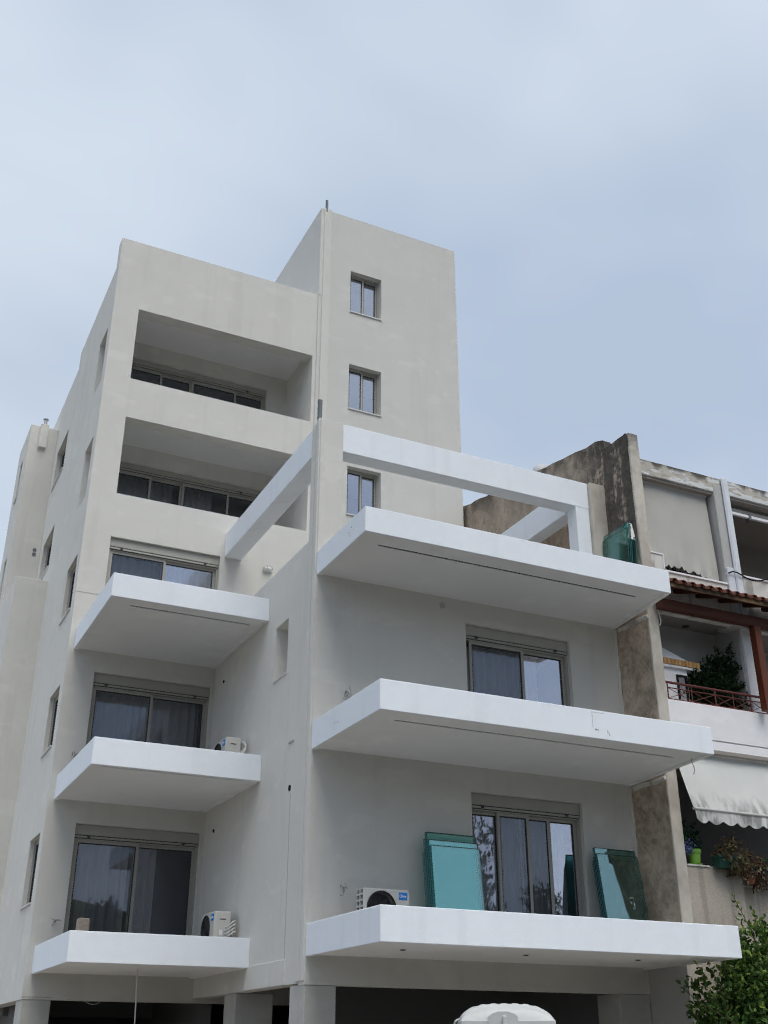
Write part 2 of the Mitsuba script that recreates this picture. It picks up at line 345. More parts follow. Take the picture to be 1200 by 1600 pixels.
# loggias
for i, (x0, x1, z0, z1) in zip((4, 5), LOG):
    fz = FLR[i]; cz = z1 + .28
    hx0, hx1, hz1 = 3.95, 7.99, z1 - .17
    part('loggia_back_wall', ext(sbox(3.775, fz, 8.545, cz).difference(sbox(hx0, fz, hx1, hz1)), .25, MXZ, (0, 23.65, 0)), WALL)
    part('loggia_side_wall', bx(8.545, 8.80, Y1, 27.4, fz, cz), WALL)
    part('loggia_ceiling', bx(3.775, 8.545, Y1, 27.4, cz, cz + .06), SOFFIT)

# stair tower
TWIN = [(9.545, 10.455, 13.31, 14.62), (9.545, 10.455, 16.265, 17.595), (9.545, 10.455, 19.245, 20.57)]
YT = YL - .035
part('stair_tower', [ext(sbox(8.64, 9.42, 12.775, 22.39).difference(shapely.union_all([sbox(a, c, b, d) for a, b, c, d in TWIN])), .30, MXZ, (0, YT, 0)),
                     bx(8.64, 8.92, YT + .30, 25.4, 18.0, 22.39), bx(12.5, 12.775, YT + .30, 25.4, 9.42, 22.39), bx(8.92, 12.5, 25.1, 25.4, 18.0, 22.39), bx(8.92, 12.5, YT + .30, 25.1, 21.9, 22.1)], TOWERW)
part('stair_tower_lining', [bx(8.92, 12.5, 24.0, 24.1, 12.4, 21.9), bx(8.93, 9.03, YT + .31, 24.0, 12.4, 21.9)], ROOM)
k = part('pipe_chase', [bx(8.735, 8.95, YT - .03, YT + .02, 9.42, 22.42, .006), bx(8.64, 8.735, YT - .012, YT + .02, 19.5, 22.40, .004)], WALL)
put(k + '__pipe', cyl((8.80, YT - .0, 22.3), (8.80, YT, 22.72), .036), PIPE, 40)

# projecting wing
WW = [(9.52, 11.76, 3.34, 5.645), (9.52, 11.76, 6.40, 8.665)]
part('wing_front_wall', ext(sbox(XP, 2.57, XJ, 9.44).difference(shapely.union_all([sbox(a, c, b, d) for a, b, c, d in WW])), .27, MXZ, (0, YW, 0)), WALL)
part('wing_side_wall', ext(sbox(YW + .27, 2.60, YL, 9.88).difference(sbox(17.62, 7.69, 18.26, 8.72)), .25, MYZ, (XP, 0, 0)), WALL)
part('niche_back', bx(XP + .24, XP + .3, 17.5, 18.4, 7.6, 8.8), WALL)
part('niche_sill', bx(XP - .02, XP + .24, 17.60, 18.28, 7.665, 7.692), SILL)
part('wing_floor_slab', [bx(XP + .25, XJ, YW + .27, YL - .002, z - .38, z) for z in (3.34, 6.40, 9.42)], ROOM)
part('wing_inner_wall', [bx(XP + .252, XJ - .02, 20.5, 20.7, 3.34, 9.05), bx(XJ - .06, XJ - .005, YW + .28, 20.5, 3.34, 9.05)], ROOM)
part('side_band', bx(XP - .03, XP + .02, 17.13, 18.95, 2.60, 2.965, .006), WALL)
# corner pier with its pipe chase
part('corner_pier', bx(XP, 7.05, YW, 16.72, 9.44, 12.22, .008), WALL)
part('chase_strip', [bx(XP - .03, XP + .01, 16.37, 16.505, 2.62, 12.23, .008), bx(XP - .03, XP + .01, 16.53, 16.70, 2.62, 12.18, .008)], WALL)
part('pier_pipe', cyl((XP + .035, 16.52, 12.0), (XP + .035, 16.52, 12.70), .045), PIPE, 40)
# small holes and cable stubs
for y, z in ((17.25, 5.60), (21.26, 8.56), (21.28, 5.56)):
    part('pipe_hole', cyl((XP - .012, y, z), (XP + .05, y, z), .05 if y < 20 else .035, 12), BLACK, 40)
part('chase_line', bx(XP - .006, XP + .01, 17.20, 17.215, 2.98, 5.5), OLDGREY)
part('notch', bx(XP - .02, XP + .01, 17.14, 17.36, 6.36, 6.385), OLDGREY)
def tuft(x, y, z, s):
    m = []
    for q in range(4):
        a = rng.uniform(-.5, .5)
        m.append(tube(curve([(x, y, z), (x + a * .05, y - .04, z + .03), (x + rng.uniform(-.09, .09), y - rng.uniform(.06, .1), z + rng.uniform(-.10, .09)), (x + rng.uniform(-.1, .1), y - .08, z + rng.uniform(-.14, .12))], 10), .005, 5))
    return m
for x, y, z in ((7.18, YW, 7.04), (7.18, YW, 3.93), (3.90, YL, 3.83), (3.90, YL, 6.86)):
    part('cable_stub', tuft(x, y, z, 1), GREYCAB)
part('cable_stub', tuft(7.2, 15.4, 9.60, 1), BLACK)

# balconies: slab with drip edge and groove underneath
def balcony(x0, xf1, xb1, yf, yb, zb, zt, groove=None, c=.007):
    top = [(x0, yf), (xf1, yf), (xb1, yb), (x0, yb)]
    pts = []
    cx, cy = np.mean([q[0] for q in top]), np.mean([q[1] for q in top])
    for x, y in top:
        sx = c if x < cx else -c
        sy = c if y < cy else 0
        for z, sz in ((zb, c), (zt, -c)):
            pts += [(x + sx, y + sy, z), (x + sx, y, z + sz), (x, y + sy, z + sz)]
    body = trimesh.convex.convex_hull(np.array(pts))
    h = .09
    inner = Polygon([(x0 + h, yf + h), (xf1 - h, yf + h), (xb1 - h, yb + .05), (x0 + h, yb + .05)])
    rec = trimesh.creation.extrude_polygon(inner, .05, engine='earcut'); rec.apply_translation((0, 0, zb - .026))
    up = trimesh.creation.extrude_polygon(Polygon([(x0 + .05, yf + .05), (xf1 - .05, yf + .05), (xb1 - .05, yb + .05), (x0 + .05, yb + .05)]), .2, engine='earcut'); up.apply_translation((0, 0, zt - .075))
    cuts = [rec, up]
    if groove:
        cuts.append(bx(groove[0], groove[1], groove[2] - .01, groove[2] + .04, zb, zb + .065))
    body = cut(body, *cuts)
    # paint: the soffit is a duller coat than the faces
    zc = body.vertices[body.faces][:, :, 2].max(1)
    nz = body.face_normals[:, 2]
    und = (nz < -.9) | ((zc < zb + .06) & (zc > zb + .005) & (np.abs(nz) < .3))
    a = body.submesh([np.where(~und)[0]], append=True); b = body.submesh([np.where(und)[0]], append=True)
    k = part('balcony', a, WHITE)
    put(k + '__soffit', b, SOFFIT)
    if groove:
        put(k + '__drip_groove', bx(groove[0] + .002, groove[1] - .002, groove[2] - .008, groove[2] + .038, zb + .036, zb + .045), GROOVE)  # dark insert, groove shade put into its colour
    put(k + '__floor', bx(x0 + .055, xf1 - .06, yf + .055, yb - .003, zt - .0745, zt - .068), FLOORC)
    return k
balcony(XP, XR, XJ - .012, 14.364, YW - .001, 9.068, 9.511, (7.05, 12.2, 14.81))
balcony(XP, XR, XJ - .012, 13.807, YW - .001, 6.040, 6.492, (7.08, 12.22, 14.31))
k3 = balcony(XP, XR, XJ - .012, 13.785, YW - .001, 2.953, 3.411, None)
for x in (7.51, 9.55, 11.6):
    put(k3 + '__spotlight', cyl((x, 14.95, 2.962), (x, 14.95, 2.985), .042, 16), PIPE, 40)
balcony(3.608, XP - .002, XP - .002, 18.679, YL - .001, 9.008, 9.459, (4.05, 6.36, 19.07))
balcony(3.608, XP - .002, XP - .002, 18.709, YL - .001, 6.003, 6.468, (3.83, 6.31, 18.90))
balcony(3.608, XP - .002, XP - .002, 18.821, YL - .001, 2.941, 3.406, None)

# pergola over the roof terrace
P = part('pergola', bx(7.05, 12.51, YW + .004, 16.70, 11.613, 12.195, .006), WHITE)
put(P + '__beam', bx(6.612, 7.0, 16.72, YL, 11.615, 12.19, .006), WHITE)
put(P + '__beam', bx(12.19, 12.51, 16.70, YT, 11.60, 12.19, .006), WHITE)
put(P + '__post', bx(12.185, 12.505, YW + .008, 16.66, 9.42, 11.613, .006), WHITE)
# ground floor columns and pilotis
part('column', bx(XP + .004, 7.11, YW + .015, 16.95, 0, 2.57, .012), CONC)
part('column', bx(XL + .01, 4.01, YL + .012, 22.5, 0, 2.53, .012), CONC)
part('column', bx(6.64, 7.32, 19.55, 20.15, 0, 2.60, .012), CONC)
part('column', bx(12.24, XJ - .01, YW + .015, 17.0, 0, 2.57, .012), CONC)
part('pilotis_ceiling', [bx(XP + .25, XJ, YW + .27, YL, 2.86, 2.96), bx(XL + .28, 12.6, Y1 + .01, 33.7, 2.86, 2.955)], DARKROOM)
part('pilotis_wall', [bx(-2, 13, 29, 29.2, 0.1, 2.86), bx(6.9, 7.1, 22.3, 29, .1, 2.86), bx(12.6, 12.85, 17.1, 29, .1, 2.86), bx(8.5, 12.6, 20.0, 20.2, .1, 2.86), bx(3.9, 4.1, 23.0, 29, .1, 2.86)], DARKROOM)  # walls added in dark grey to keep the ground floor dark
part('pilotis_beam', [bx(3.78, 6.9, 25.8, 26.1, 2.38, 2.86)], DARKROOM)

# scuffs and small marks left by the builders
for x0, x1, z0, z1 in ((10.26, 10.50, 6.452, 6.458), (10.26, 10.266, 6.20, 6.45), (10.30, 10.36, 6.17, 6.19), (10.53, 10.545, 6.13, 6.20), (10.56, 10.57, 6.10, 6.16)):
    part('scuff', bx(x0, x1, 13.8045, 13.81, z0, z1), GREYCAB if z1 < 6.2 else OLDGREY)
for y, z in ((14.95, 9.22), (15.0, 9.30), (14.9, 9.36), (15.3, 6.22), (15.42, 6.24)):
    part('screw_hole', cyl((XP - .0025, y, z), (XP + .01, y, z), .014, 8), GREYCAB)
part('junction_stub', cyl((9.05, YW - .006, 8.92), (9.05, YW + .02, 8.92), .06, 14), OLDGREY)
# ------------------------------------------------------------------ windows
def window(name, axis, origin, W, H, panes, recess=.10, shutter=True, sill=False, curtain=None, clips=True, sash=.052, holder=None):
    """origin: the opening's lower left outer corner; panes: (u0, u1, row, glass) sliding leaves, row 0 = outer."""
    L = lambda m: local(m, origin, axis)
    r = recess
    top = H - (.25 if shutter else 0)
    fr = [bx(0.002, .045, r, r + .13, 0, top), bx(W - .045, W - .002, r, r + .13, 0, top), bx(.045, W - .045, r, r + .13, top - .03, top), bx(.045, W - .045, r, r + .13, 0, .04)]
    if shutter:
        fr += [bx(.0, W, r - .035, r + .11, top, top + .035)]
    k = part(name, L(trimesh.util.concatenate(fr)), FRAME)
    if shutter:
        put(k + '__shutter_box', L(trimesh.util.concatenate([bx(0.001, W - .001, r - .025, r + .2, top + .035, H - .002), bx(0.012, W - .012, r - .034, r - .02, top + .062, H - .022)])), BOXM)
        put(k + '__track_gap', L(trimesh.util.concatenate([bx(.004, W - .004, r - .028, r - .02, top + .035, top + .052), bx(.004, W - .004, r - .004, r + .1, top - .012, top)])), GASK)  # black strips painting the shadow lines under the shutter box and above the frame
        if clips:
            for u in (W * .11, W * .87):
                put(k + '__clip', L(bx(u - .025, u + .025, r - .06, r - .02, top + .006, top + .045)), GASK)
    for u0, u1, row, g in panes:
        v = r + .02 + .05 * row
        z0, z1 = .04, top - .03
        s = sash
        sk = put(k + '__sash', L(trimesh.util.concatenate([bx(u0, u0 + s, v, v + .04, z0, z1), bx(u1 - s, u1, v, v + .04, z0, z1), bx(u0 + s, u1 - s, v, v + .04, z1 - s, z1), bx(u0 + s, u1 - s, v, v + .04, z0, z0 + s)])), FRAME)
        q = .02
        a0, a1, b0, b1 = u0 + s, u1 - s, z0 + s, z1 - s
        put(k + '__gasket', L(trimesh.util.concatenate([bx(a0, a0 + q, v + .012, v + .034, b0, b1), bx(a1 - q, a1, v + .012, v + .034, b0, b1), bx(a0 + q, a1 - q, v + .012, v + .034, b1 - q, b1), bx(a0 + q, a1 - q, v + .012, v + .034, b0, b0 + q)])), GASK)
        put(k + '__pane', L(quadsheet((a0 + q, v + .024, b0 + q), (a1 - q, v + .024, b0 + q), (a1 - q, v + .024, b1 - q), (a0 + q, v + .024, b1 - q))), ('clear_pane', 'screened_pane', 'sky_pane', 'dark_pane')[g])
    if curtain:
        for u0, u1, ph in curtain:
            n = max(16, int((u1 - u0) / .010))
            u = np.linspace(u0, u1, n)
            w = .040 * np.sin(u * 2 * np.pi / .165 + 1.6 * np.sin(u * 4.1 + ph) + ph) + .018 * np.sin(u * 2 * np.pi / .41 + 2 * ph)
            zs = np.linspace(.03, top - .01, 6)
            V = np.stack([np.repeat(u[None], 6, 0), r + .34 + w[None] * (1 - .25 * zs[:, None] / top), np.repeat(zs[:, None], n, 1)], -1).reshape(-1, 3)
            f = []
            for j in range(5):
                for i in range(n - 1):
                    a = j * n + i
                    f += [(a, a + 1, a + n + 1), (a, a + n + 1, a + n)]
            put(k + '__curtain', L(trimesh.Trimesh(V, f, process=False)), 'sheer_curtain', True)
    if sill:
        put(k + '__sill', L(bx(-.012, W + .012, -.035, r + .01, -.028, -.001)), SILL)
    return k
# left front doors
for i, (x0, x1, z0, z1) in enumerate(WIN_L):
    W, H = x1 - x0, z1 - z0
    cur = [[(.06, 1.15, .3), (1.30, 1.70, 1.1)], [(.06, 2.35, 2.0)], [(.06, 2.38, .9)]][i]
    window('window', 'front', (x0, YL, z0), W, H, [(.05, 1.27, 0, 1), (1.20, W - .045, 1, 2 if i == 2 else 1)], curtain=cur)
# wing doors
window('window', 'front', (WW[0][0], YW, WW[0][2]), 2.24, WW[0][3] - WW[0][2], [(.05, .62, 1, 0), (.56, 1.20, 0, 1), (1.02, 1.66, 1, 1), (1.60, 2.195, 1, 2)], curtain=[(.1, 2.1, .5)])
window('window', 'front', (WW[1][0], YW, WW[1][2]), 2.24, WW[1][3] - WW[1][2], [(.13, 1.28, 0, 1), (1.21, 2.195, 1, 2)], curtain=[(.2, 1.75, 1.7)])
# loggia glazing: four leaves
for i, (x0, x1, z0, z1) in zip((4, 5), LOG):
    hz1 = z1 - .11
    window('window', 'front', (3.95, 23.65, FLR[i]), 4.04, hz1 - FLR[i], [(.05, 1.28, 0, 1), (1.22, 2.05, 1, 1), (2.05, 3.24, 0, 1), (3.17, 3.995, 1, 1)], curtain=[(.1, 1.3, .4 + i), (2.3, 2.9, 2.0)] if i == 5 else [(.1, 1.9, .4 + i), (2.2, 2.9, 2.0)])
# stair tower windows
for x0, x1, z0, z1 in TWIN:
    window('window', 'front', (x0, YT, z0), .91, z1 - z0, [(.03, .47, 0, 2), (.44, .88, 1, 2)], recess=.16, shutter=False, sill=True, sash=.05)
# side windows
for y0, y1, z0, z1 in WS:
    window('window', 'left', (XL, y1, z0), y1 - y0, z1 - z0, [(.04, .56, 0, 3), (.52, y1 - y0 - .04, 1, 3)], recess=.085, shutter=False, sill=True)
for y0, y1, z0, z1 in WF:
    window('window', 'left', (XL + .035, y1, z0), y1 - y0, z1 - z0, [(.04, .80, 0, 3), (.76, y1 - y0 - .04, 1, 3)], recess=.11, shutter=False, sill=True)
for z0 in (12.7, 15.75):
    window('window', 'left', (2.77, 29.95, z0), .45, 1.2, [(.03, .42, 0, 3)], recess=.08, shutter=False, sill=True)

# ================================================================== things on the new building
# wall lamp
wl = thing('wall_lamp', 'small white oval bulkhead lamp on the wall beside the top left balcony', 'lamp')
m = trimesh.creation.icosphere(3, 1.0); m.apply_scale((.10, .06, .055)); m.apply_translation((7.63, YL - .04, 11.50))
put(wl + '__glass', m, WHITEPL, True)
put(wl + '__housing', [bx(7.53, 7.735, YL - .05, YL, 11.435, 11.565, .012)], WHITEPL)
put(wl + '__guard', [tube([(7.63 + .115 * math.cos(a), YL - .045 - .05 * abs(math.sin(b)), 11.50 + .06 * math.sin(a)) for a in np.linspace(0, 2 * np.pi, 25) for b in (a,)], .008, 6), tube([(7.60, YL - .105, 11.50 + t) for t in (-.06, 0, .06)], .008, 6)], STICK, 40)

def ac_unit(axis, origin, label, pipes=False):
    A = thing('air_conditioner', label, 'air conditioner', 'outdoor air conditioner units on the balconies')
    L = lambda m: local(m if not isinstance(m, list) else trimesh.util.concatenate(m), origin, axis)
    W, H, D = .76, .555, .30
    fc = (.29, .28); fr = .225
    cy = cyl((fc[0], -.05, fc[1]), (fc[0], .16, fc[1]), fr, 48)
    slots = [bx(-.02, .05, .035 + .125 * i, .035 + .125 * i + .105, .06 + .085 * j, .06 + .085 * j + .06) for i in range(2) for j in range(6)]
    body = cut(bx(0, W, 0, D, .02, H, .018), cy, *slots)
    put(A + '__casing', L(body), ACW)
    put(A + '__foot', L([bx(.10, .18, -.01, D + .01, 0, .025), bx(W - .18, W - .10, -.01, D + .01, 0, .025)]), GASK)
    put(A + '__fan_housing', L([cyl((fc[0], .13, fc[1]), (fc[0], .158, fc[1]), fr * .995, 48)]), ACD, 40)
    bl = []
    for q in range(3):
        a0 = q * 2 * math.pi / 3
        s = quadsheet((0, .10, .03), (.08, .12, .19), (.15, .07, .14), (.05, .06, .0), 4, 4)
        s.apply_transform(trimesh.transformations.rotation_matrix(a0, (0, 1, 0)))
        s.apply_translation((fc[0], 0, fc[1])); bl.append(s)
    bl.append(cyl((fc[0], .05, fc[1]), (fc[0], .13, fc[1]), .05, 20))
    put(A + '__fan', L(bl), GASK, 40)
    gr = []
    for rr in np.linspace(.04, fr + .008, 9):
        th = np.linspace(0, 2 * np.pi, 49)
        gr.append(tube(np.stack([fc[0] + rr * np.cos(th), np.full(49, -.006), fc[1] + rr * np.sin(th)], -1), .0045 if rr < fr else .012, 6))
    for q in range(8):
        a = q * math.pi / 4 + .2
        gr.append(cyl((fc[0] + .03 * math.cos(a), -.005, fc[1] + .03 * math.sin(a)), (fc[0] + fr * math.cos(a), -.005, fc[1] + fr * math.sin(a)), .005, 6))
    gr.append(cyl((fc[0], -.014, fc[1]), (fc[0], .0, fc[1]), .04, 20))
    put(A + '__fan_grille', L(gr), ACD, 40)
    put(A + '__coil', L(bx(.03, .04, .03, D - .03, .05, H - .04)), PIPE)
    bd = A + '__badge'
    put(bd, L(bx(.58, .725, -.006, .004, .405, .515, .004)), BLUE)
    t = meshkit.text_mesh('Midea', .028, .002, True)
    t.vertices = np.stack([t.vertices[:, 0] + .617, -.006 - t.vertices[:, 2], t.vertices[:, 1] + .446], -1); t.faces = t.faces[:, ::-1]
    s = .085 / max(np.ptp(t.vertices[:, 0]), 1e-6)
    t.vertices[:, 0] = .617 + (t.vertices[:, 0] - t.vertices[:, 0].min()) * s
    th = np.linspace(.6, 5.2, 24)
    arc = tube(np.stack([.613 + .022 * np.cos(th), np.full(24, -.008), .460 + .022 * np.sin(th)], -1), .0035, 6)
    put(bd + '__lettering', L([t, arc]), LETTER)
    # end panel with valve cover, on the u = W side
    put(A + '__valve_cover', L([bx(W, W + .018, .08, D - .02, .06, .46, .006), bx(W, W + .006, .02, .07, .05, .50)]), ACW)
    put(A + '__handle_recess', L([bx(W + .001, W + .022, .10, .20, .415, .432)]), BLACK)
    put(A + '__sticker', L([bx(W + .017, W + .0205, .09, .15, .17, .25), ]), LETTER)
    put(A + '__sticker', L([bx(W + .017, W + .0205, .155, .21, .12, .25), bx(W + .017, W + .0203, .10, .19, .34, .345), bx(W + .017, W + .0203, .16, .185, .365, .39)]), STICK)
    if pipes:
        pp = []
        for q in range(pipes):
            o = .03 * q
            if pipes == 4:
                pts = [(W + .0, .19, .30 - .05 * q), (W + .09 + .01 * q, .25, .33 - .055 * q), (W + .10, .34, .40 - .06 * q), (W + .03, .37, .36 - .06 * q), (W - .05, .345, .22 - .05 * q)]
            else:
                pts = [(W + .0, .19, .12 + .03 * q), (W + .10, .27 + o * .3, .20 + .04 * q), (W + .09, .36, .38 + o * .5), (W + .03, .33, .46 + o * .4), (W - .06, .345, .36)]
            pp.append(tube(curve(pts, 22), .013, 8))
        put(A + '__pipe_bundle', L(pp), CABLE, 50)
    return A
ac_unit('front', (7.255, 15.72, 3.337), 'white outdoor air conditioner facing front beside the teal glass sheets on the lower wing balcony')
ac_unit('left', (6.165, 20.26, 6.395), 'white air conditioner seen end-on with looped white pipes on the middle left balcony', 3)
ac_unit('left', (6.165, 20.26, 3.335), 'white air conditioner seen end-on with stacked pipe ends on the lowest left balcony', 4)

# loose glass sheets
def sheet(label, p0, du, wv, h, lean, group, glass='tinted_sheet'):
    """p0: lower corner; du: unit vector along the width; lean: unit-ish vector up the sheet."""
    S = thing('glass_sheet', label, 'glass sheet', group)
    p0, du, lean = (np.asarray(q, float) for q in (p0, du, lean))
    lean = lean / np.linalg.norm(lean)
    nrm = np.cross(du, lean); nrm /= np.linalg.norm(nrm)
    A, Bq, C, D = p0, p0 + du * wv, p0 + du * wv + lean * h, p0 + lean * h
    put(S + '__face', quadsheet(A, Bq, C, D), glass)
    t = .006
    ed = []
    for a, b in ((A, Bq), (Bq, C), (C, D), (D, A)):
        e = (b - a) / np.linalg.norm(b - a)
        w = np.cross(nrm, e)
        c = [a + s1 * nrm * t + s2 * w * .005 for s1 in (-1, 1) for s2 in (-1, 1)] + [b + s1 * nrm * t + s2 * w * .005 for s1 in (-1, 1) for s2 in (-1, 1)]
        ed.append(trimesh.convex.convex_hull(np.array(c)))
    put(S + '__edge', ed, SHEETEDGE)
    return S
ORD = ['front', 'second', 'third', 'fourth', 'fifth', 'sixth', 'seventh']
g = 'glass sheets leaning by the lower wing window'
for i in range(6):
    sheet((('frontmost pale teal glass sheet' if i == 0 else 'teal glass sheet, %s from the front,' % ORD[i]) + ' of the stack beside the air conditioner'),
          (8.56 - .024 * i, 15.87 + .013 * i, 3.345), (1, .015, 0), .90, [1.33, 1.42, 1.54, 1.53, 1.42, 1.20][i], (.035, .24, 1.5), g)
g = 'glass sheets leaning by the brown party wall on the lower wing balcony'
for i in range(5):
    S_ = sheet((('frontmost glass sheet' if i == 0 else 'dark green glass sheet, %s from the front,' % ORD[i]) + ' of the stack right of the window'),
          (11.78 - .020 * i, 15.85 + .014 * i, 3.345), (1, .045, 0), .88, [1.43, 1.53, 1.52, 1.36, 1.30][i], (.03, .25, 1.5), g, 'green_tinted_sheet')
    if i == 0:
        q0, e1, e2 = np.array([11.78, 15.85, 3.345]), np.array([1, .045, 0]), np.array([.03, .25, 1.5]) / np.linalg.norm([.03, .25, 1.5])
        at = lambda a, b: q0 + e1 * a + e2 * b + np.array([0, -.009, 0])   # faint illegible strokes
        for st in ([(.54, .70), (.58, .715), (.63, .712)], [(.555, .655), (.57, .63), (.575, .61)], [(.62, .64), (.635, .60), (.63, .57)], [(.585, .545), (.61, .54), (.64, .545)]):
            put(S_ + '__chalk_mark', tube([at(a, b) for a, b in st], .0045, 5), LETTER)
g = 'glass sheets leaning on the party wall of the roof terrace'
for i in range(5):
    sheet((('outermost glass sheet' if i == 0 else 'glass sheet, %s from the outside,' % ORD[i]) + ' of the stack by the pergola post'),
          (12.62 + .030 * i, 16.22, 9.43), (0, -1, 0), [.78, .80, .80, .78, .86][i], [1.42, 1.54, 1.50, 1.45, 1.2][i], (.065, 0, 1.5), g, 'dark_tinted_sheet')
k = thing('paper_wrapping', 'crumpled white cardboard corner stuck on the glass sheets of the roof terrace', 'packaging')
put(k + '__sleeve', [quadsheet((12.70, 15.44, 10.62), (12.84, 15.40, 10.58), (12.80, 15.43, 10.94), (12.72, 15.46, 10.98), 3, 3), quadsheet((12.70, 15.44, 10.62), (12.84, 15.40, 10.58), (12.86, 15.62, 10.66), (12.72, 15.62, 10.72)), quadsheet((12.72, 15.46, 10.98), (12.70, 15.44, 10.62), (12.71, 15.62, 10.72), (12.72, 15.60, 10.9))], PAPER)
k = put('stone_block', [bx(4.10, 4.30, 20.72, 20.92, 3.334, 3.80, .02)], STONE); tag(k, 'brown stone block standing at the left end of the lowest left balcony', 'stone block')
k = put('hanging_cable', [tube(curve([(5.03, 20.0, 2.96), (5.035, 20.0, 2.80), (5.06, 20.0, 2.3), (5.06, 20.0, 1.5), (5.03, 20.0, .6)], 20), .011, 6)], CABLE); tag(k, 'thin white cable hanging down from under the lowest left balcony', 'cable')
k = put('hanging_cable', [tube(curve([(4.55, 21.95, 2.62), (4.65, 21.93, 2.50), (4.78, 21.93, 2.47), (4.92, 21.95, 2.56)], 14), .006, 5)], CABLE); tag(k, 'short looping wire under the beam left of the hanging cable', 'cable')

# ================================================================== portable toilet
PT = thing('portable_toilet', 'white ribbed domed roof of a portable toilet standing under the lower wing balcony', 'portable toilet')
RZ = T().translate([8.06, 13.2, 0]).rotate([0, 0, 1], -27)
def putT(name, mesh, m, smooth=False):
    return put(PT + '__' + name, mesh, m, smooth, to_world=RZ)
hw, hd = .52, .52
smoothp = lambda t: np.clip(t / .25, 0, 1)
U_, V_ = np.meshgrid(np.linspace(-1, 1, 81), np.linspace(-1, 1, 41))
zz = 2.02 + .20 * (np.clip(1 - np.abs(U_) ** 3.2, 0, 1) ** .55) * (np.clip(1 - np.abs(V_) ** 4, 0, 1) ** .5)
rib = smooth_r = np.clip(np.cos(U_ * 2 * np.pi * 4.2 + .6) * 2.5, -1, 1)
zz = zz + .004 * rib * smoothp(.90 - np.abs(U_)) * smoothp(.80 - np.abs(V_))
V3 = np.stack([U_ * (hw + .05), V_ * (hd + .05), zz], -1).reshape(-1, 3)
ff = [(j * 81 + i, j * 81 + i + 1, (j + 1) * 81 + i + 1) for j in range(40) for i in range(80)] + [(j * 81 + i, (j + 1) * 81 + i + 1, (j + 1) * 81 + i) for j in range(40) for i in range(80)]
putT('roof', trimesh.Trimesh(V3, ff, process=False), ROOFPL, True)
putT('roof_rim', cut(bx(-hw - .06, hw + .06, -hd - .06, hd + .06, 1.93, 2.03, .02), bx(-hw + .03, hw - .03, -hd + .03, hd - .03, 1.9, 2.1)), ROOFPL)
putT('cabin', [bx(-hw, hw, -hd, hd, .15, 1.95, .03)], CABIN)
dv = ext(shapely.union_all([sbox(-.24, 1.9, .12, 2.06), Polygon([(-.24, 2.05), (-.20, 2.09), (-.12, 2.115), (0, 2.115), (.08, 2.09), (.12, 2.05)])]), .10, MXZ, (0, -hd - .085, 0))
putT('door', [dv, bx(-.32, .32, -hd - .03, -hd + .01, .3, 1.90, .01)], ROOFPL)
putT('vent_stub', bx(-.07, -.02, -hd - .13, -hd - .085, 1.9, 2.07, .012), ROOFPL)
for s in (-1, 1):
    th = np.linspace(-np.pi / 2, np.pi / 2, 15)
    putT('lifting_lug', tube(np.stack([s * (hw + .045 + .065 * np.cos(th)), np.zeros(15), 1.985 + .055 * np.sin(th)], -1), .016, 8), ROOFPL, True)

# ================================================================== the old apartment block on the right
O = thing('old_apartment_block', 'weathered old apartment block with bare brown party wall and deep recessed balconies', 'building')
def opart(name, mesh, m, smooth=False):
    return put(O + '__' + name, mesh, m, smooth)
YO = 15.352
prof = [(YO, 0), (YO, 12.90), (YO + .06, 12.99)]
for y in np.linspace(15.5, 16.10, 6):
    prof.append((y, 12.985 + .05 * (meshkit.noise(np.array([y * 9, 1, 2.0])) - .4)))
prof += [(16.13, 13.17), (16.16, 13.215)]
for y in np.linspace(16.4, 22.0, 16):
    prof.append((y, 13.22 + (y - 16.15) * .184 + .07 * (meshkit.noise(np.array([y * 4.3, 5, 2.0])) - .5)))
prof += [(24, 14.7), (24, 0)]
pw = ext(Polygon(prof), .19, MYZ, (XJ, 0, 0))
pw = roughen(pw, .018, 2.5, .10, 3); pw.vertices = pw.vertices + .007 * (meshkit.fbm(pw.vertices * 9, 3, 4)[:, None] - .5) * 2 * np.array([1, .3, .3])
opart('party_wall', pw, PARTY, 50)
ef = roughen(bx(XJ - .004, 13.105, YO - .03, YO + .03, 0, 12.96, .012), .012, 4.0, .12, 8)
opart('party_wall_end', ef, EDGEP, 50)
opart('wall_stub', roughen(bx(12.515, XJ + .02, 16.26, 16.52, 9.42, 12.2, .015), .014, 4.0, .12, 9), EDGEP, 50)
opart('painted_patch', [bx(XJ - .012, XJ + .03, YO + .25, YW, 0.1, 2.955), bx(XJ - .02, XJ + .03, YO - .03, YO + .25, 0.1, 2.95)], OLDGREY)
# mortar squeezed along the joint between the buildings
for z0, z1 in ((3.42, 6.03), (6.5, 9.05)):
    zs = np.arange(z0, z1, .09)
    opart('mortar_seam', roughen(bx(XJ - .05, XJ + .004, YW - .035, YW + .02, z0, z1, .008), .022, 6.0, .10, int(z0)), WALL, 50)
for z in (9.068, 6.04):
    opart('mortar_seam', roughen(bx(XJ - .03, XJ + .06, YO - .02, YW - .1, z - .10, z - .01, .02), .03, 6.0, .10, int(z) + 1), OLDWHITE, 50)
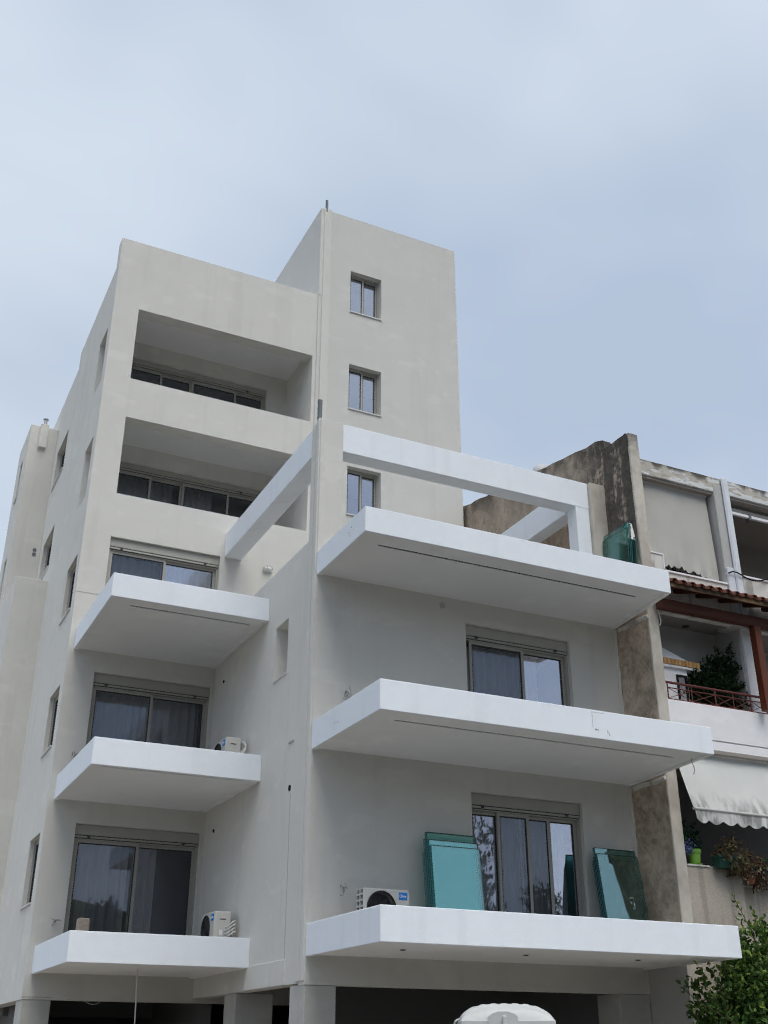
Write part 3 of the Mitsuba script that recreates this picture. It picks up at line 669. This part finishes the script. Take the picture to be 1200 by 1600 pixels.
# roof and floors
XE = 21.0
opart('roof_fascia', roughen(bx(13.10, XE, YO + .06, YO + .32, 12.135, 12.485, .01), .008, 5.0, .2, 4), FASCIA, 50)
opart('roof_slab', bx(13.1, XE, YO + .32, 24, 12.16, 12.40), OLDTAUPE)
opart('roof_edge_strip', [bx(13.1, 15.0, YO + .10, YO + .30, 12.085, 12.136), bx(15.42, XE, YO + .10, YO + .30, 12.085, 12.136)], OLDTAUPE)
opart('column', bx(15.01, 15.32, YO + .05, YO + .5, 9.2, 12.33, .01), OLDGREY)
opart('downpipe', [bx(15.215, 15.39, YO - .02, YO + .05, 9.2, 12.50, .03), bx(15.02, 15.20, YO - .0, YO + .05, 9.2, 10.42, .01)], DOWNP)
opart('floor_slab', [bx(13.1, XE, YO + .25, 24, z - .12, z) for z in (9.40, 6.78, 4.0)], OLDTAUPE)
opart('balcony_parapet', [bx(13.105, 15.02, YO + .06, YO + .2, 9.2, 10.05)], OLDWHITE)
opart('parapet_end', [bx(13.11, 13.42, YO + .03, YO + .24, 9.9, 10.38)], OLDWHITE)
opart('coping', [bx(13.40, 15.06, YO + .03, YO + .24, 10.05, 10.085), bx(13.105, 13.43, YO + .01, YO + .26, 10.38, 10.405), bx(13.42, 13.445, YO + .01, YO + .26, 10.085, 10.40)], NEWWHITE)
opart('balcony_parapet', [bx(15.32, XE, YO + .10, YO + .24, 9.2, 10.32)], OLDWHITE)
opart('coping', [bx(15.38, XE, YO + .07, YO + .27, 10.32, 10.355)], NEWWHITE)
opart('back_wall', [bx(13.1, XE, 17.3, 17.5, 9.4, 12.16)], OLDTAUPE)
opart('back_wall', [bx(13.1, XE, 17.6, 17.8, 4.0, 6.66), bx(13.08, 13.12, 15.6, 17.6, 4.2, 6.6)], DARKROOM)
opart('back_wall', [bx(13.1, 15.25, 16.2, 16.35, 6.78, 9.28), bx(15.6, XE, 16.6, 16.8, 6.78, 9.28)], OLDGREY)
opart('return_wall', [bx(15.25, 15.45, 15.56, 16.35, 6.78, 9.28)], OLDGREY)
opart('pillar', [bx(15.30, 15.62, 15.50, 15.56, 6.8, 9.28, .006)], NEWWHITE)
opart('balcony_ceiling', [bx(13.1, XE, YO + .05, 18.2, 9.285, 9.32)], NEWWHITE)
opart('downlight', cyl((14.36, 16.03, 9.27), (14.36, 16.03, 9.286), .07, 20), GASK, 40)
opart('white_parapet', [bx(13.108, XE, YO - .012, YO + .14, 6.80, 7.455, .006), bx(13.108, XE, YO + .0, YO + .14, 6.60, 6.788, .006)], NEWWHITE)
opart('lower_facade', [bx(13.105, 14.31, YO + .004, YO + .2, 0, 4.545), bx(14.31, XE, YO + .06, YO + .22, 0, 4.27)], PEBBLE)
opart('sill', [bx(13.12, 13.60, YO - .02, YO + .22, 4.545, 4.57), bx(13.60, 14.33, YO - .0, YO + .22, 4.545, 4.56), bx(14.32, XE, YO + .03, YO + .24, 4.27, 4.295)], OLDWHITE)
opart('rear_wall', bx(13.1, XE, 23.8, 24, 0, 12.2), OLDTAUPE)
opart('roller_shutter', [bx(15.5, XE, 16.8 - .01 * (q % 2), 16.84, 10.2 + .055 * q, 10.25 + .055 * q) for q in range(10)], OLDGREY)
# iron railing behind the upper awning
rl = opart('iron_railing', [cyl((13.45, YO + .3, 10.47), (15.0, YO + .3, 10.47), .014, 8), cyl((13.45, YO + .3, 10.12), (15.0, YO + .3, 10.12), .01, 8)] + [cyl((x, YO + .3, 10.08), (x, YO + .3, 10.47), .01, 6) for x in (13.5, 13.95, 14.45, 14.98)] +
           [cyl((a, YO + .3, 10.12), (b, YO + .3, 10.46), .007, 6) for a, b in ((13.5, 13.95), (13.95, 13.5), (13.95, 14.45), (14.45, 13.95), (14.45, 14.98), (14.98, 14.45))], IRON, 40)
# red railing
RLY = YO + .06
rr = opart('red_railing', cyl((13.12, RLY, 7.80), (XE, RLY, 7.80), .024, 10), RAIL, 40)
put(rr + '__rail', [cyl((13.2, RLY, 7.70), (XE, RLY, 7.70), .010, 6)], RAIL, 40)
put(rr + '__rail', [cyl((13.2, RLY, 7.49), (XE, RLY, 7.49), .010, 6)], RAIL, 40)
xs = [13.20, 13.755, 14.31, 14.74, 15.17, 15.6, 16.05, 16.5]
for a in xs:
    put(rr + '__post', [cyl((a, RLY, 7.455), (a, RLY, 7.80), .014 if xs.index(a) % 2 == 0 else .009, 8)], RAIL, 40)
for a, b in zip(xs[:-1], xs[1:]):
    put(rr + '__cross_bar', [cyl((a, RLY, 7.50), (b, RLY, 7.70), .0065, 6), cyl((a, RLY + .004, 7.70), (b, RLY + .004, 7.50), .0065, 6)], RAIL, 40)

# tiled wooden canopy
C_ = thing('tiled_canopy', 'red-brown timber canopy with curved clay roof tiles over the old block balcony', 'canopy')
put(C_ + '__beam', bx(13.0, XE, 15.10, 15.24, 9.13, 9.32, .006), WOOD)
put(C_ + '__post', bx(15.24, 15.40, 15.09, 15.245, 7.455, 9.13, .006), WOODV)
def slope(y):
    return 9.47 + (y - 14.72) * .36
for i, x in enumerate(np.arange(13.05, XE, .55)):
    p = []
    for y in (14.80, 15.40):
        for dz in (-.10, -.02):
            p += [(x, y, slope(y) + dz), (x + .07, y, slope(y) + dz)]
    if x < 17.5:
        put(C_ + '__rafter', trimesh.convex.convex_hull(np.array(p)), WOOD)
p = []
for x in (12.96, XE):
    for y in (14.74, 15.41):
        p += [(x, y, slope(y) - .02), (x, y, slope(y) - .0)]
put(C_ + '__boarding', trimesh.convex.convex_hull(np.array(p)), WOOD)
put(C_ + '__eave_board', [bx(12.96, XE, 14.725, 14.755, 9.40, 9.49, .004)], BOARD)
th = np.linspace(0, np.pi, 9)
cover = np.stack([.082 * np.cos(th), np.zeros(9), .075 * np.sin(th)], -1)
def arc_tile(x, y0, y1, conc, s=1.0):
    sec = np.stack([np.cos(th), np.sin(th)], -1)
    V, f = [], []
    for (y, sc) in ((y0, 1.0), (y1, .84)):
        for rad in (.085, .070):
            for c_, s_ in sec:
                V.append((x + rad * sc * c_, y, slope(y) + .028 + (rad * sc * s_ * .95 if not conc else .03 - rad * sc * s_ * .55)))
    n = 9
    for j in range(n - 1):
        f += [(j, 2 * n + j, 2 * n + j + 1, j + 1), (n + j, n + j + 1, 3 * n + j + 1, 3 * n + j), (j, j + 1, n + j + 1, n + j), (2 * n + j, 3 * n + j, 3 * n + j + 1, 2 * n + j + 1)]
    V = np.array(V); V[:, 2] += rng.uniform(-.006, .006); V[:, 0] += rng.uniform(-.006, .006)
    f = np.array(f)
    return trimesh.Trimesh(V, np.vstack([f[:, [0, 1, 2]], f[:, [0, 2, 3]]]), process=False)
for i, x in enumerate(np.arange(13.03, 17.2, .212)):
    put(C_ + '__tile', arc_tile(x, 14.66, 15.06, False), TILE, 50)
    put(C_ + '__tile', arc_tile(x, 15.00, 15.40, False), TILE, 50)
    put(C_ + '__channel_tile', arc_tile(x + .106, 14.67, 15.40, True), TILE, 50)

# awnings
def scallop(x, n_per, amp):
    return amp * np.abs(np.sin((x) * np.pi / n_per))
aw = thing('awning', 'grey canvas awning hanging down straight below the old block roof', 'awning')
xs_, zs_ = np.linspace(13.115, 14.93, 90), np.linspace(0, 1, 30)
Xg, Sg = np.meshgrid(xs_, zs_)
zt, zb = 12.08, 10.30 - .06 * scallop(Xg, .155, 1.0) + .05 * np.sin(Xg * 3.2 + .5) - .085 * (Xg - 13.1)
Zg = zt + (zb - zt) * Sg
Yg = YO + .24 - .10 * Sg + .018 * Sg * np.sin(Xg * 9) + .03 * Sg ** 4 * np.sin(Xg * 17) + .012 * (meshkit.fbm(np.stack([Xg * 3, Zg * 2, 0 * Xg], -1), 3, 2) - .5)
def grid_mesh(X, Y, Z):
    h, w = X.shape
    a = (np.arange(h - 1)[:, None] * w + np.arange(w - 1)[None]).ravel()
    f = np.vstack([np.stack([a, a + 1, a + w + 1], -1), np.stack([a, a + w + 1, a + w], -1)])
    return trimesh.Trimesh(np.stack([X, Y, Z], -1).reshape(-1, 3), f, process=False)
put(aw + '__canvas', grid_mesh(Xg, Yg, Zg), AWN4, True)
put(aw + '__roller', cyl((13.11, YO + .24, 12.09), (14.95, YO + .24, 12.09), .035, 12), BAR, 40)
aw = thing('awning', 'rolled-up pale awning cassette under the roof of the old block, right of the downpipe', 'awning')
put(aw + '__canvas', [cyl((15.5, YO + .34, 11.96), (XE, YO + .34, 11.96), .075, 14)], AWN4, 40)
put(aw + '__front_bar', [bx(15.45, 16.02, YO + .18, YO + .24, 11.79, 11.86, .01), bx(16.08, XE, YO + .18, YO + .24, 11.79, 11.86, .01)], NEWWHITE)
put(aw + '__bracket', [bx(16.02, 16.08, YO + .17, YO + .30, 11.74, 11.90, .01)], PIPE)
aw = thing('awning', 'dirty white sloping awning with scalloped valance over the lower old block balcony', 'awning')
XA0, XA1 = 13.15, 17.6
xs_ = np.linspace(XA0, XA1, 180)
Xg, Sg = np.meshgrid(xs_, np.linspace(0, 1, 16))
Yg = 15.40 - .37 * Sg + .012 * np.sin(Xg * 4) * np.sin(Sg * 3.1)
Zg = 6.56 - 1.13 * Sg - .015 * np.sin(Sg * np.pi) + .008 * np.sin(Xg * 6)
put(aw + '__canvas', grid_mesh(Xg, Yg, Zg), AWN2, True)
Xv, Sv = np.meshgrid(xs_, np.linspace(0, 1, 8))
zv = 5.43 - Sv * (.165 + .065 * np.abs(np.sin((Xv - XA0) * np.pi / .295)))
put(aw + '__valance', grid_mesh(Xv, 15.02 + .02 * Sv * np.sin(Xv * 8) - .01, zv), AWN2, True)
put(aw + '__front_bar', [tube([(XA0 - .03, 15.015, 5.44), ((XA0 + XA1) / 2, 15.015, 5.44), (XA1, 15.015, 5.44)], .028, 10)], BAR, 40)
put(aw + '__cassette', [bx(XA0, XA1, 15.25, YO - .005, 6.515, 6.595, .01)], OLDTAUPE)
k = put('power_cable', [tube(curve([(15.0, YO - .03, 10.27), (15.2, YO - .06, 10.31), (15.4, YO - .05, 10.25), (16.2, YO + .04, 10.42), (18, YO + .04, 10.5)], 30), .014, 6)], BLACK); tag(k, 'black cable running across the blue-white downpipe of the old block', 'cable')
k = put('hanging_cable', [tube(curve([(12.5, 14.2, 6.06), (12.51, 14.2, 5.94), (12.53, 14.2, 5.88), (12.50, 14.2, 5.80), (12.49, 14.2, 5.79)], 14), .006, 5)], GREYCAB); tag(k, 'short grey wire dangling from the right corner of the middle wing balcony', 'cable')
k = put('hanging_cable', [tube(curve([(13.11, YO - .04, 9.25), (13.10, YO - .05, 9.1), (13.13, YO - .05, 8.95), (13.10, YO - .04, 8.85)], 14), .012, 6)], CABLE); tag(k, 'white cable loop on the party wall end below the tiled canopy', 'cable')
sd = thing('satellite_dish', 'grey satellite dish edge showing above the old party wall', 'satellite dish')
m = trimesh.creation.icosphere(3, 1.0); m = m.slice_plane((0, 0, .62), (0, 0, 1)); m.vertices -= (0, 0, .8); m.apply_scale(.42)
m.apply_transform(trimesh.transformations.rotation_matrix(math.radians(105), (1, 0, 0))); m.apply_translation((13.35, 19.0, 13.83))
put(sd + '__reflector', m, STICK, True); put(sd + '__mast', cyl((13.35, 19.0, 12.4), (13.35, 19.0, 13.8), .03), PIPE, 40)

# barbecue on the middle balcony
Q = thing('barbecue', 'white masonry barbecue with ochre brick trim behind the red railing', 'barbecue')
put(Q + '__body', cut(bx(13.15, 13.98, 15.72, 16.19, 6.79, 8.22, .01), bx(13.72, 13.92, 15.6, 16.0, 7.62, 8.06)), NEWWHITE)
put(Q + '__shelf', [bx(13.12, 14.27, 15.66, 16.19, 8.215, 8.262, .006)], NEWWHITE)
put(Q + '__hood', trimesh.convex.convex_hull(np.array([(13.2, 15.72, 8.385), (14.1, 15.72, 8.385), (13.2, 16.19, 8.385), (14.1, 16.19, 8.385), (13.2, 15.95, 8.80), (13.35, 15.95, 8.80), (13.2, 16.19, 8.80), (13.35, 16.19, 8.80)])), NEWWHITE)
for i in range(13):
    x = 13.13 + i * .087
    put(Q + '__brick', bx(x, x + .078, 15.65, 15.80, 8.268, 8.385, .004), OCHRE[i % 3])
put(Q + '__door_frame', [bx(13.70, 13.735, 15.69, 15.73, 7.62, 8.10), bx(13.905, 13.94, 15.69, 15.73, 7.62, 8.10), bx(13.735, 13.905, 15.69, 15.73, 8.06, 8.10)], BLACK)

# ------------------------------------------------------------------ plants
def leaves(P, N, size, cols, asp=.5, fold=.25):
    """One small folded leaf at each point P, with direction N."""
    n = len(P)
    d = N / np.linalg.norm(N, axis=1, keepdims=True)
    s = np.cross(d, nrng.normal(size=(n, 3))); s /= np.linalg.norm(s, axis=1, keepdims=True)
    up = np.cross(d, s)
    L = (size * nrng.uniform(.65, 1.25, n))[:, None]
    w = L * asp * .5
    a = P; t = P + d * L - up * L * .12
    m1 = P + d * L * .35; m2 = P + d * L * .72
    V = np.stack([a, m1 + s * w + up * w * fold * 2, m2 + s * w * .8 + up * w * fold * 1.5, t, m2 - s * w * .8 + up * w * fold * 1.5, m1 - s * w + up * w * fold * 2], 1).reshape(-1, 3)
    b = np.arange(n)[:, None] * 6
    f = np.concatenate([b + np.array([q]) for q in ((0, 1, 2), (0, 2, 3), (0, 3, 4), (0, 4, 5))], 0)
    return trimesh.Trimesh(V, f, process=False), np.repeat(cols, 6, 0)
def leafcols(n, base, var, alt=None, pa=.1):
    c = np.array(base)[None] * nrng.uniform(1 - var, 1 + var, (n, 1)) * nrng.uniform(.9, 1.1, (n, 3))
    if alt is not None:
        q = nrng.uniform(size=n) < pa
        c[q] = np.array(alt) * nrng.uniform(.8, 1.2, (q.sum(), 1))
    return np.clip(c, 0, 1)
def twig_cloud(center, radii, n_twigs, per, size, tl, seed):
    """Points and directions of leaves along short twigs spread through an uneven volume."""
    P, N, tw = [], [], []
    while len(tw) < n_twigs:
        u = nrng.normal(size=3); u /= np.linalg.norm(u)
        r = nrng.uniform(.05, 1) ** .45
        lump = .62 + .75 * meshkit.fbm((u * 1.7 + seed)[None], 3, seed)[0]
        p = np.array(center) + np.array(radii) * u * r * lump
        dvec = u * .9 + nrng.normal(size=3) * .55 + np.array([0, 0, .35])
        dvec /= np.linalg.norm(dvec)
        q = p + dvec * tl * nrng.uniform(.6, 1.3)
        tw.append((p, q))
        for t in np.linspace(.1, 1, per):
            P.append(p + (q - p) * t + nrng.normal(size=3) * .008)
            N.append(dvec * .5 + nrng.normal(size=3) * .8 + np.array([0, 0, .15]))
    return np.array(P), np.array(N), tw
def sprig(pts, n, size):
    c = curve(pts, n)
    tg = np.gradient(c, axis=0); tg /= np.linalg.norm(tg, axis=1, keepdims=True)
    P, N = [], []
    for i in range(2, n):
        s = np.cross(tg[i], [.3, -1, .2]); s /= np.linalg.norm(s)
        P.append(c[i]); N.append(tg[i] * .55 + s * (1 if i % 2 else -1) * .8 + nrng.normal(size=3) * .2)
    P.append(c[-1]); N.append(tg[-1])
    return np.array(P), np.array(N), c

SH = thing('shrub', 'big green leafy shrub at the lower right in front of the old block', 'shrub')
P1, N1, tw = twig_cloud((14.10, 14.3, 2.10), (1.25, .55, 1.45), 1700, 9, .07, .28, 4)
P2, N2, tw2 = twig_cloud((14.9, 14.3, 2.1), (1.2, .6, 1.75), 1300, 9, .07, .28, 9)
P3, N3, tw3 = twig_cloud((13.15, 14.45, 1.55), (.95, .45, 1.45), 900, 9, .07, .26, 12)
P = np.vstack([P1, P2, P3]); N = np.vstack([N1, N2, N3])
hgt = np.clip((P[:, 2] - 2.6) / 1.0, 0, 1)
c = leafcols(len(P), (.075, .135, .040), .45, (.24, .33, .08), .10)
tipq = (nrng.uniform(size=len(P)) < hgt * .45)
c[tipq] = np.array((.22, .30, .075)) * nrng.uniform(.6, 1.3, (tipq.sum(), 1))
m, cc = leaves(P, N, .098, c, .55)
k = put(SH + '__foliage', m, LEAF, False, color=cc); labels[k] = {'label': 'dense small green leaves', 'kind': 'stuff'}
sm, sp = [], []
for pts, nn in (([(13.45, 14.3, 3.1), (13.32, 14.3, 3.5), (13.20, 14.3, 3.72), (13.10, 14.3, 3.90)], 16), ([(13.55, 14.3, 3.2), (13.50, 14.3, 3.5), (13.47, 14.3, 3.68)], 12), ([(13.8, 14.2, 3.1), (13.85, 14.2, 3.4), (13.80, 14.2, 3.62)], 12),
                ([(12.95, 14.2, 2.0), (12.5, 14.1, 2.12), (12.1, 14.1, 2.30), (11.75, 14.1, 2.50)], 15), ([(12.7, 14.2, 1.9), (12.55, 14.2, 2.35), (12.42, 14.2, 2.75)], 14), ([(12.75, 14.0, 1.85), (12.4, 13.9, 1.95), (12.15, 13.9, 2.02)], 9)):
    q, w, cv = sprig(pts, nn, .08)
    sp.append((q, w)); sm.append(tube(cv, .006, 5))
P = np.vstack([q for q, w in sp]); N = np.vstack([w for q, w in sp])
c = leafcols(len(P), (.05, .09, .03), .3); lo = P[:, 2] > 2.8
c[lo] = np.array((.12, .17, .04)) * nrng.uniform(.5, 1.2, (lo.sum(), 1))
m, cc = leaves(P, N, .10, c, .5)
k = put(SH + '__sprig_leaves', m, LEAF, False, color=cc); labels[k] = {'label': 'leaves along the longest sprigs', 'kind': 'stuff'}
P = np.array([(13.02, 13.75, 2.02)] * 9) + nrng.normal(size=(9, 3)) * .02; N = np.array([(math.cos(a), -.35, math.sin(a) + .25) for a in np.linspace(0, 2 * np.pi, 9)])
m, cc = leaves(P, N, .13, leafcols(9, (.26, .36, .07), .15), .55)
k = put(SH + '__bright_sprig', m, LEAF, False, color=cc); labels[k] = {'label': 'bright yellow-green young leaf rosette'}
put(SH + '__stem', sm + [tube(curve([(14.2 + .5 * math.sin(a), 14.35, 0.1), (14.2 + .7 * math.sin(a), 14.3, 1.0), (14.2 + 1.0 * math.sin(a), 14.3, 2.4)], 8), np.linspace(.03, .012, 8), 6) for a in (-1.2, -.5, .2, .9, 1.4)], BARK, 40)

# balcony bush
PB = thing('potted_bush', 'dark green potted bush behind the red railing of the old block', 'potted plant')
P1, N1, tw = twig_cloud((14.88, 15.82, 7.95), (.62, .26, .62), 420, 9, .05, .17, 21)
P2, N2, tw2 = twig_cloud((14.38, 15.82, 7.85), (.42, .25, .45), 230, 9, .05, .15, 22)
P3, N3, tw3 = twig_cloud((15.02, 15.80, 8.55), (.25, .2, .26), 50, 8, .05, .14, 25)
P = np.vstack([P1, P2, P3]); N = np.vstack([N1, N2, N3])
m, cc = leaves(P, N, .062, leafcols(len(P), (.020, .040, .018), .4, (.05, .09, .035), .08), .6)
k = put(PB + '__foliage', m, LEAF, False, color=cc); labels[k] = {'label': 'dark glossy leaves', 'kind': 'stuff'}
put(PB + '__stem', [tube([a, (a + b) / 2, b], .004, 4) for a, b in tw[::3]] + [cyl((14.85, 15.82, 7.1), (14.88, 15.82, 8.0), .025, 8)], BARK, 40)
put(PB + '__pot', trimesh.creation.revolve(np.array([(0, 0), (.17, 0), (.24, .36), (.26, .36), (.26, .42), (.22, .42), (.21, .36), (0, .36)]), sections=28, transform=trimesh.transformations.translation_matrix((14.85, 15.82, 6.79))), TERRA, 40)

# green pot with a blue-flowering plant
FP = thing('flower_pot', 'lime green plastic flower pot with blue-flowered plant on the lower sill', 'flower pot')
tr = trimesh.transformations.translation_matrix((13.395, YO + .10, 4.57))
put(FP + '__pot', trimesh.creation.revolve(np.array([(0, .02), (.085, .02), (.105, .20), (.118, .20), (.122, .265), (.105, .265), (.098, .20), (0, .20)]), sections=32, transform=tr), LIME, 40)
put(FP + '__saucer', trimesh.creation.revolve(np.array([(0, 0), (.11, 0), (.13, .03), (.12, .03), (.105, .012), (0, .012)]), sections=32, transform=tr), LIME, 40)
P1, N1, tw = twig_cloud((13.36, YO + .16, 5.02), (.19, .12, .20), 46, 5, .05, .10, 31)
m, cc = leaves(P1, N1, .07, leafcols(len(P1), (.03, .075, .045), .4, (.13, .19, .06), .08), .65)
put(FP + '__foliage', m, LEAF, False, color=cc); put(FP + '__stem', [tube([(13.39, YO + .1, 4.75), (13.38, YO + .12, 4.9), (13.36, YO + .15, 5.1)], .008, 6)], BARK, 40)
P1 = nrng.normal(size=(60, 3)) * (.045, .03, .06) + (13.22, YO + .03, 4.83)
m, cc = leaves(P1, nrng.normal(size=(60, 3)) + (0, -.5, .2), .045, leafcols(60, (.16, .20, .42), .3, (.35, .38, .55), .2), .8)
k = put(FP + '__flower_head', m, LEAF, False, color=cc); labels[k] = {'label': 'faded blue flower cluster'}

def planter(x0, x1, z0, label, cat, dry, seed):
    K = thing('planter_box', label, cat)
    h = .20
    p = [(x0 + .02, YO - .19, z0), (x1 - .02, YO - .19, z0), (x0 + .02, YO - .05, z0), (x1 - .02, YO - .05, z0), (x0, YO - .22, z0 + h), (x1, YO - .22, z0 + h), (x0, YO - .02, z0 + h), (x1, YO - .02, z0 + h)]
    put(K + '__trough', [trimesh.convex.convex_hull(np.array(p)), bx(x0 - .012, x1 + .012, YO - .235, YO - .01, z0 + h - .03, z0 + h + .004, .004)], DGREEN)
    P1, N1, tw = twig_cloud(((x0 + x1) / 2 + .12, YO - .16, z0 + h + .0), ((x1 - x0) * .62, .15, .24), 120, 5, .05, .14, seed)
    N1[:, 2] -= .5
    base = ((.10, .075, .048), (.16, .17, .075)) if dry else ((.04, .10, .025), (.12, .20, .05))
    m, cc = leaves(P1, N1, .068, leafcols(len(P1), base[0], .5, base[1], .25), .5)
    put(K + '__foliage', m, LEAF, False, color=cc)
    put(K + '__stem', [tube([a, (a + b) / 2, b], .004, 4) for a, b in tw[::2]], BARK, 40)
planter(13.66, 14.16, 4.52, 'dark green planter box with withered brown plant beside the lime green pot', 'planter box', True, 41)
planter(14.62, 15.4, 4.38, 'dark green planter box with fresh green plant right of the withered one', 'planter box', False, 43)
P1, N1, tw = twig_cloud((14.42, YO - .16, 4.52), (.33, .12, .26), 90, 5, .05, .16, 47)
N1[:, 2] -= .8
dp = thing('trailing_plant', 'withered reddish brown plant trailing over the lower parapet between the planter boxes', 'plant')
m, cc = leaves(P1, N1, .075, leafcols(len(P1), (.11, .068, .048), .5, (.26, .22, .15), .22), .5)
put(dp + '__foliage', m, LEAF, False, color=cc); put(dp + '__stem', [tube([a, (a + b) / 2, b], .004, 4) for a, b in tw[::2]] + [cyl((14.4, YO - .1, 4.3), (14.4, YO - .14, 4.6), .01, 6)], BARK, 40)
k = put(dp + '__pot', trimesh.creation.revolve(np.array([(0, 0), (.07, 0), (.10, .18), (0, .18)]), sections=20, transform=trimesh.transformations.translation_matrix((14.42, YO - .08, 4.30))), TERRA, 40)
# dark plants deep in the lower balcony
ip = thing('balcony_plant', 'dark climbing plant in the shade behind the upper awning', 'plant')
P1, N1, tw = twig_cloud((13.95, YO + .55, 10.2), (.38, .12, .30), 60, 6, .05, .14, 51)
m, cc = leaves(P1, N1, .06, leafcols(len(P1), (.022, .04, .02), .4), .6)
put(ip + '__foliage', m, LEAF, False, color=cc); put(ip + '__stem', [tube([a, (a + b) / 2, b], .004, 4) for a, b in tw[::3]] + [cyl((13.95, YO + .55, 9.4), (13.95, YO + .55, 10.2), .012, 6)], BARK, 40)


# ================================================================== across the street, behind the camera: what the panes mirror
X_, Y_ = np.meshgrid(np.linspace(-260, 420, 70), np.linspace(-420, -120, 30))
Hh = 46 * np.exp(-((Y_ + 270) / 95) ** 2) * (.55 + .75 * meshkit.fbm(np.stack([X_ / 95, Y_ / 120, 0 * X_], -1), 4, 3)) + 5 * (meshkit.fbm(np.stack([X_ / 9, Y_ / 9, 0 * X_], -1), 3, 8) - .5) - 1.5
k = put('hill', grid_mesh(X_, Y_, Hh), HILLM, True); tag(k, 'green hill mirrored in the lowest left window', kind='structure')
def street_tree(x, y, h, label, seed, con):
    K = thing('street_tree', label, 'tree')
    put(K + '__trunk', tube(curve([(x, y, 0), (x + .1, y, h * .3), (x - .05, y + .1, h * .6), (x, y, h * .95)], 12), np.linspace(.17, .03, 12), 8), BARK, 50)
    Ps, Ns = [], []
    for q in range(26):
        a = nrng.uniform(0, 6.28); z = h * nrng.uniform(.35, .98); rr_ = (h * .30) * (1.05 - z / h) ** (.8 if con else .5) * nrng.uniform(.4, 1)
        a_, b_, _ = twig_cloud((x + rr_ * math.cos(a), y + rr_ * math.sin(a), z), (h * .07, h * .07, h * .10), 26, 7, .1, .5, seed + q)
        Ps.append(a_); Ns.append(b_ + (0, 0, .8 if con else 0))
    m, cc = leaves(np.vstack(Ps), np.vstack(Ns), .22, leafcols(sum(map(len, Ps)), (.035, .06, .025), .4), .35)
    k = put(K + '__crown', m, LEAF, False, color=cc); labels[k] = {'label': 'dark green leaves', 'kind': 'stuff'}
street_tree(24.5, -9.0, 10.5, 'upright dark tree across the street mirrored in the left pane of the lower wing window', 61, True)
street_tree(29.5, -10.5, 8.6, 'broad tree across the street mirrored in the middle panes of the lower wing window', 91, False)
street_tree(14.0, -22.0, 9.0, 'tree across the street mirrored in the lowest left window', 121, False)
HS = thing('opposite_house', 'pale flat-roofed house across the street mirrored in the right pane of the lower wing window', 'house')
put(HS + '__wall', bx(33.5, 46, -24, -13, 0, 7.4), OLDWHITE)
put(HS + '__roof', bx(33.2, 46.3, -24.3, -12.7, 7.4, 7.65), OLDGREY)
for q in range(4):
    put(HS + '__window', bx(34.6 + 2.9 * q, 36.0 + 2.9 * q, -13.02, -12.98, 4.4, 6.2), GASK)
put(HS + '__railing', [cyl((33.4, -12.9, 8.6), (46.2, -12.9, 8.6), .04, 6)] + [cyl((x, -12.9, 7.65), (x, -12.9, 8.6), .02, 5) for x in np.arange(33.4, 46.2, .35)], IRON)
HS = thing('opposite_house', 'low grey house across the street mirrored in the lowest left window', 'house')
put(HS + '__wall', bx(2, 13, -40, -30, 0, 6.5), OLDGREY)
put(HS + '__roof', bx(1.7, 13.3, -40.3, -29.7, 6.5, 6.8), OLDTAUPE)
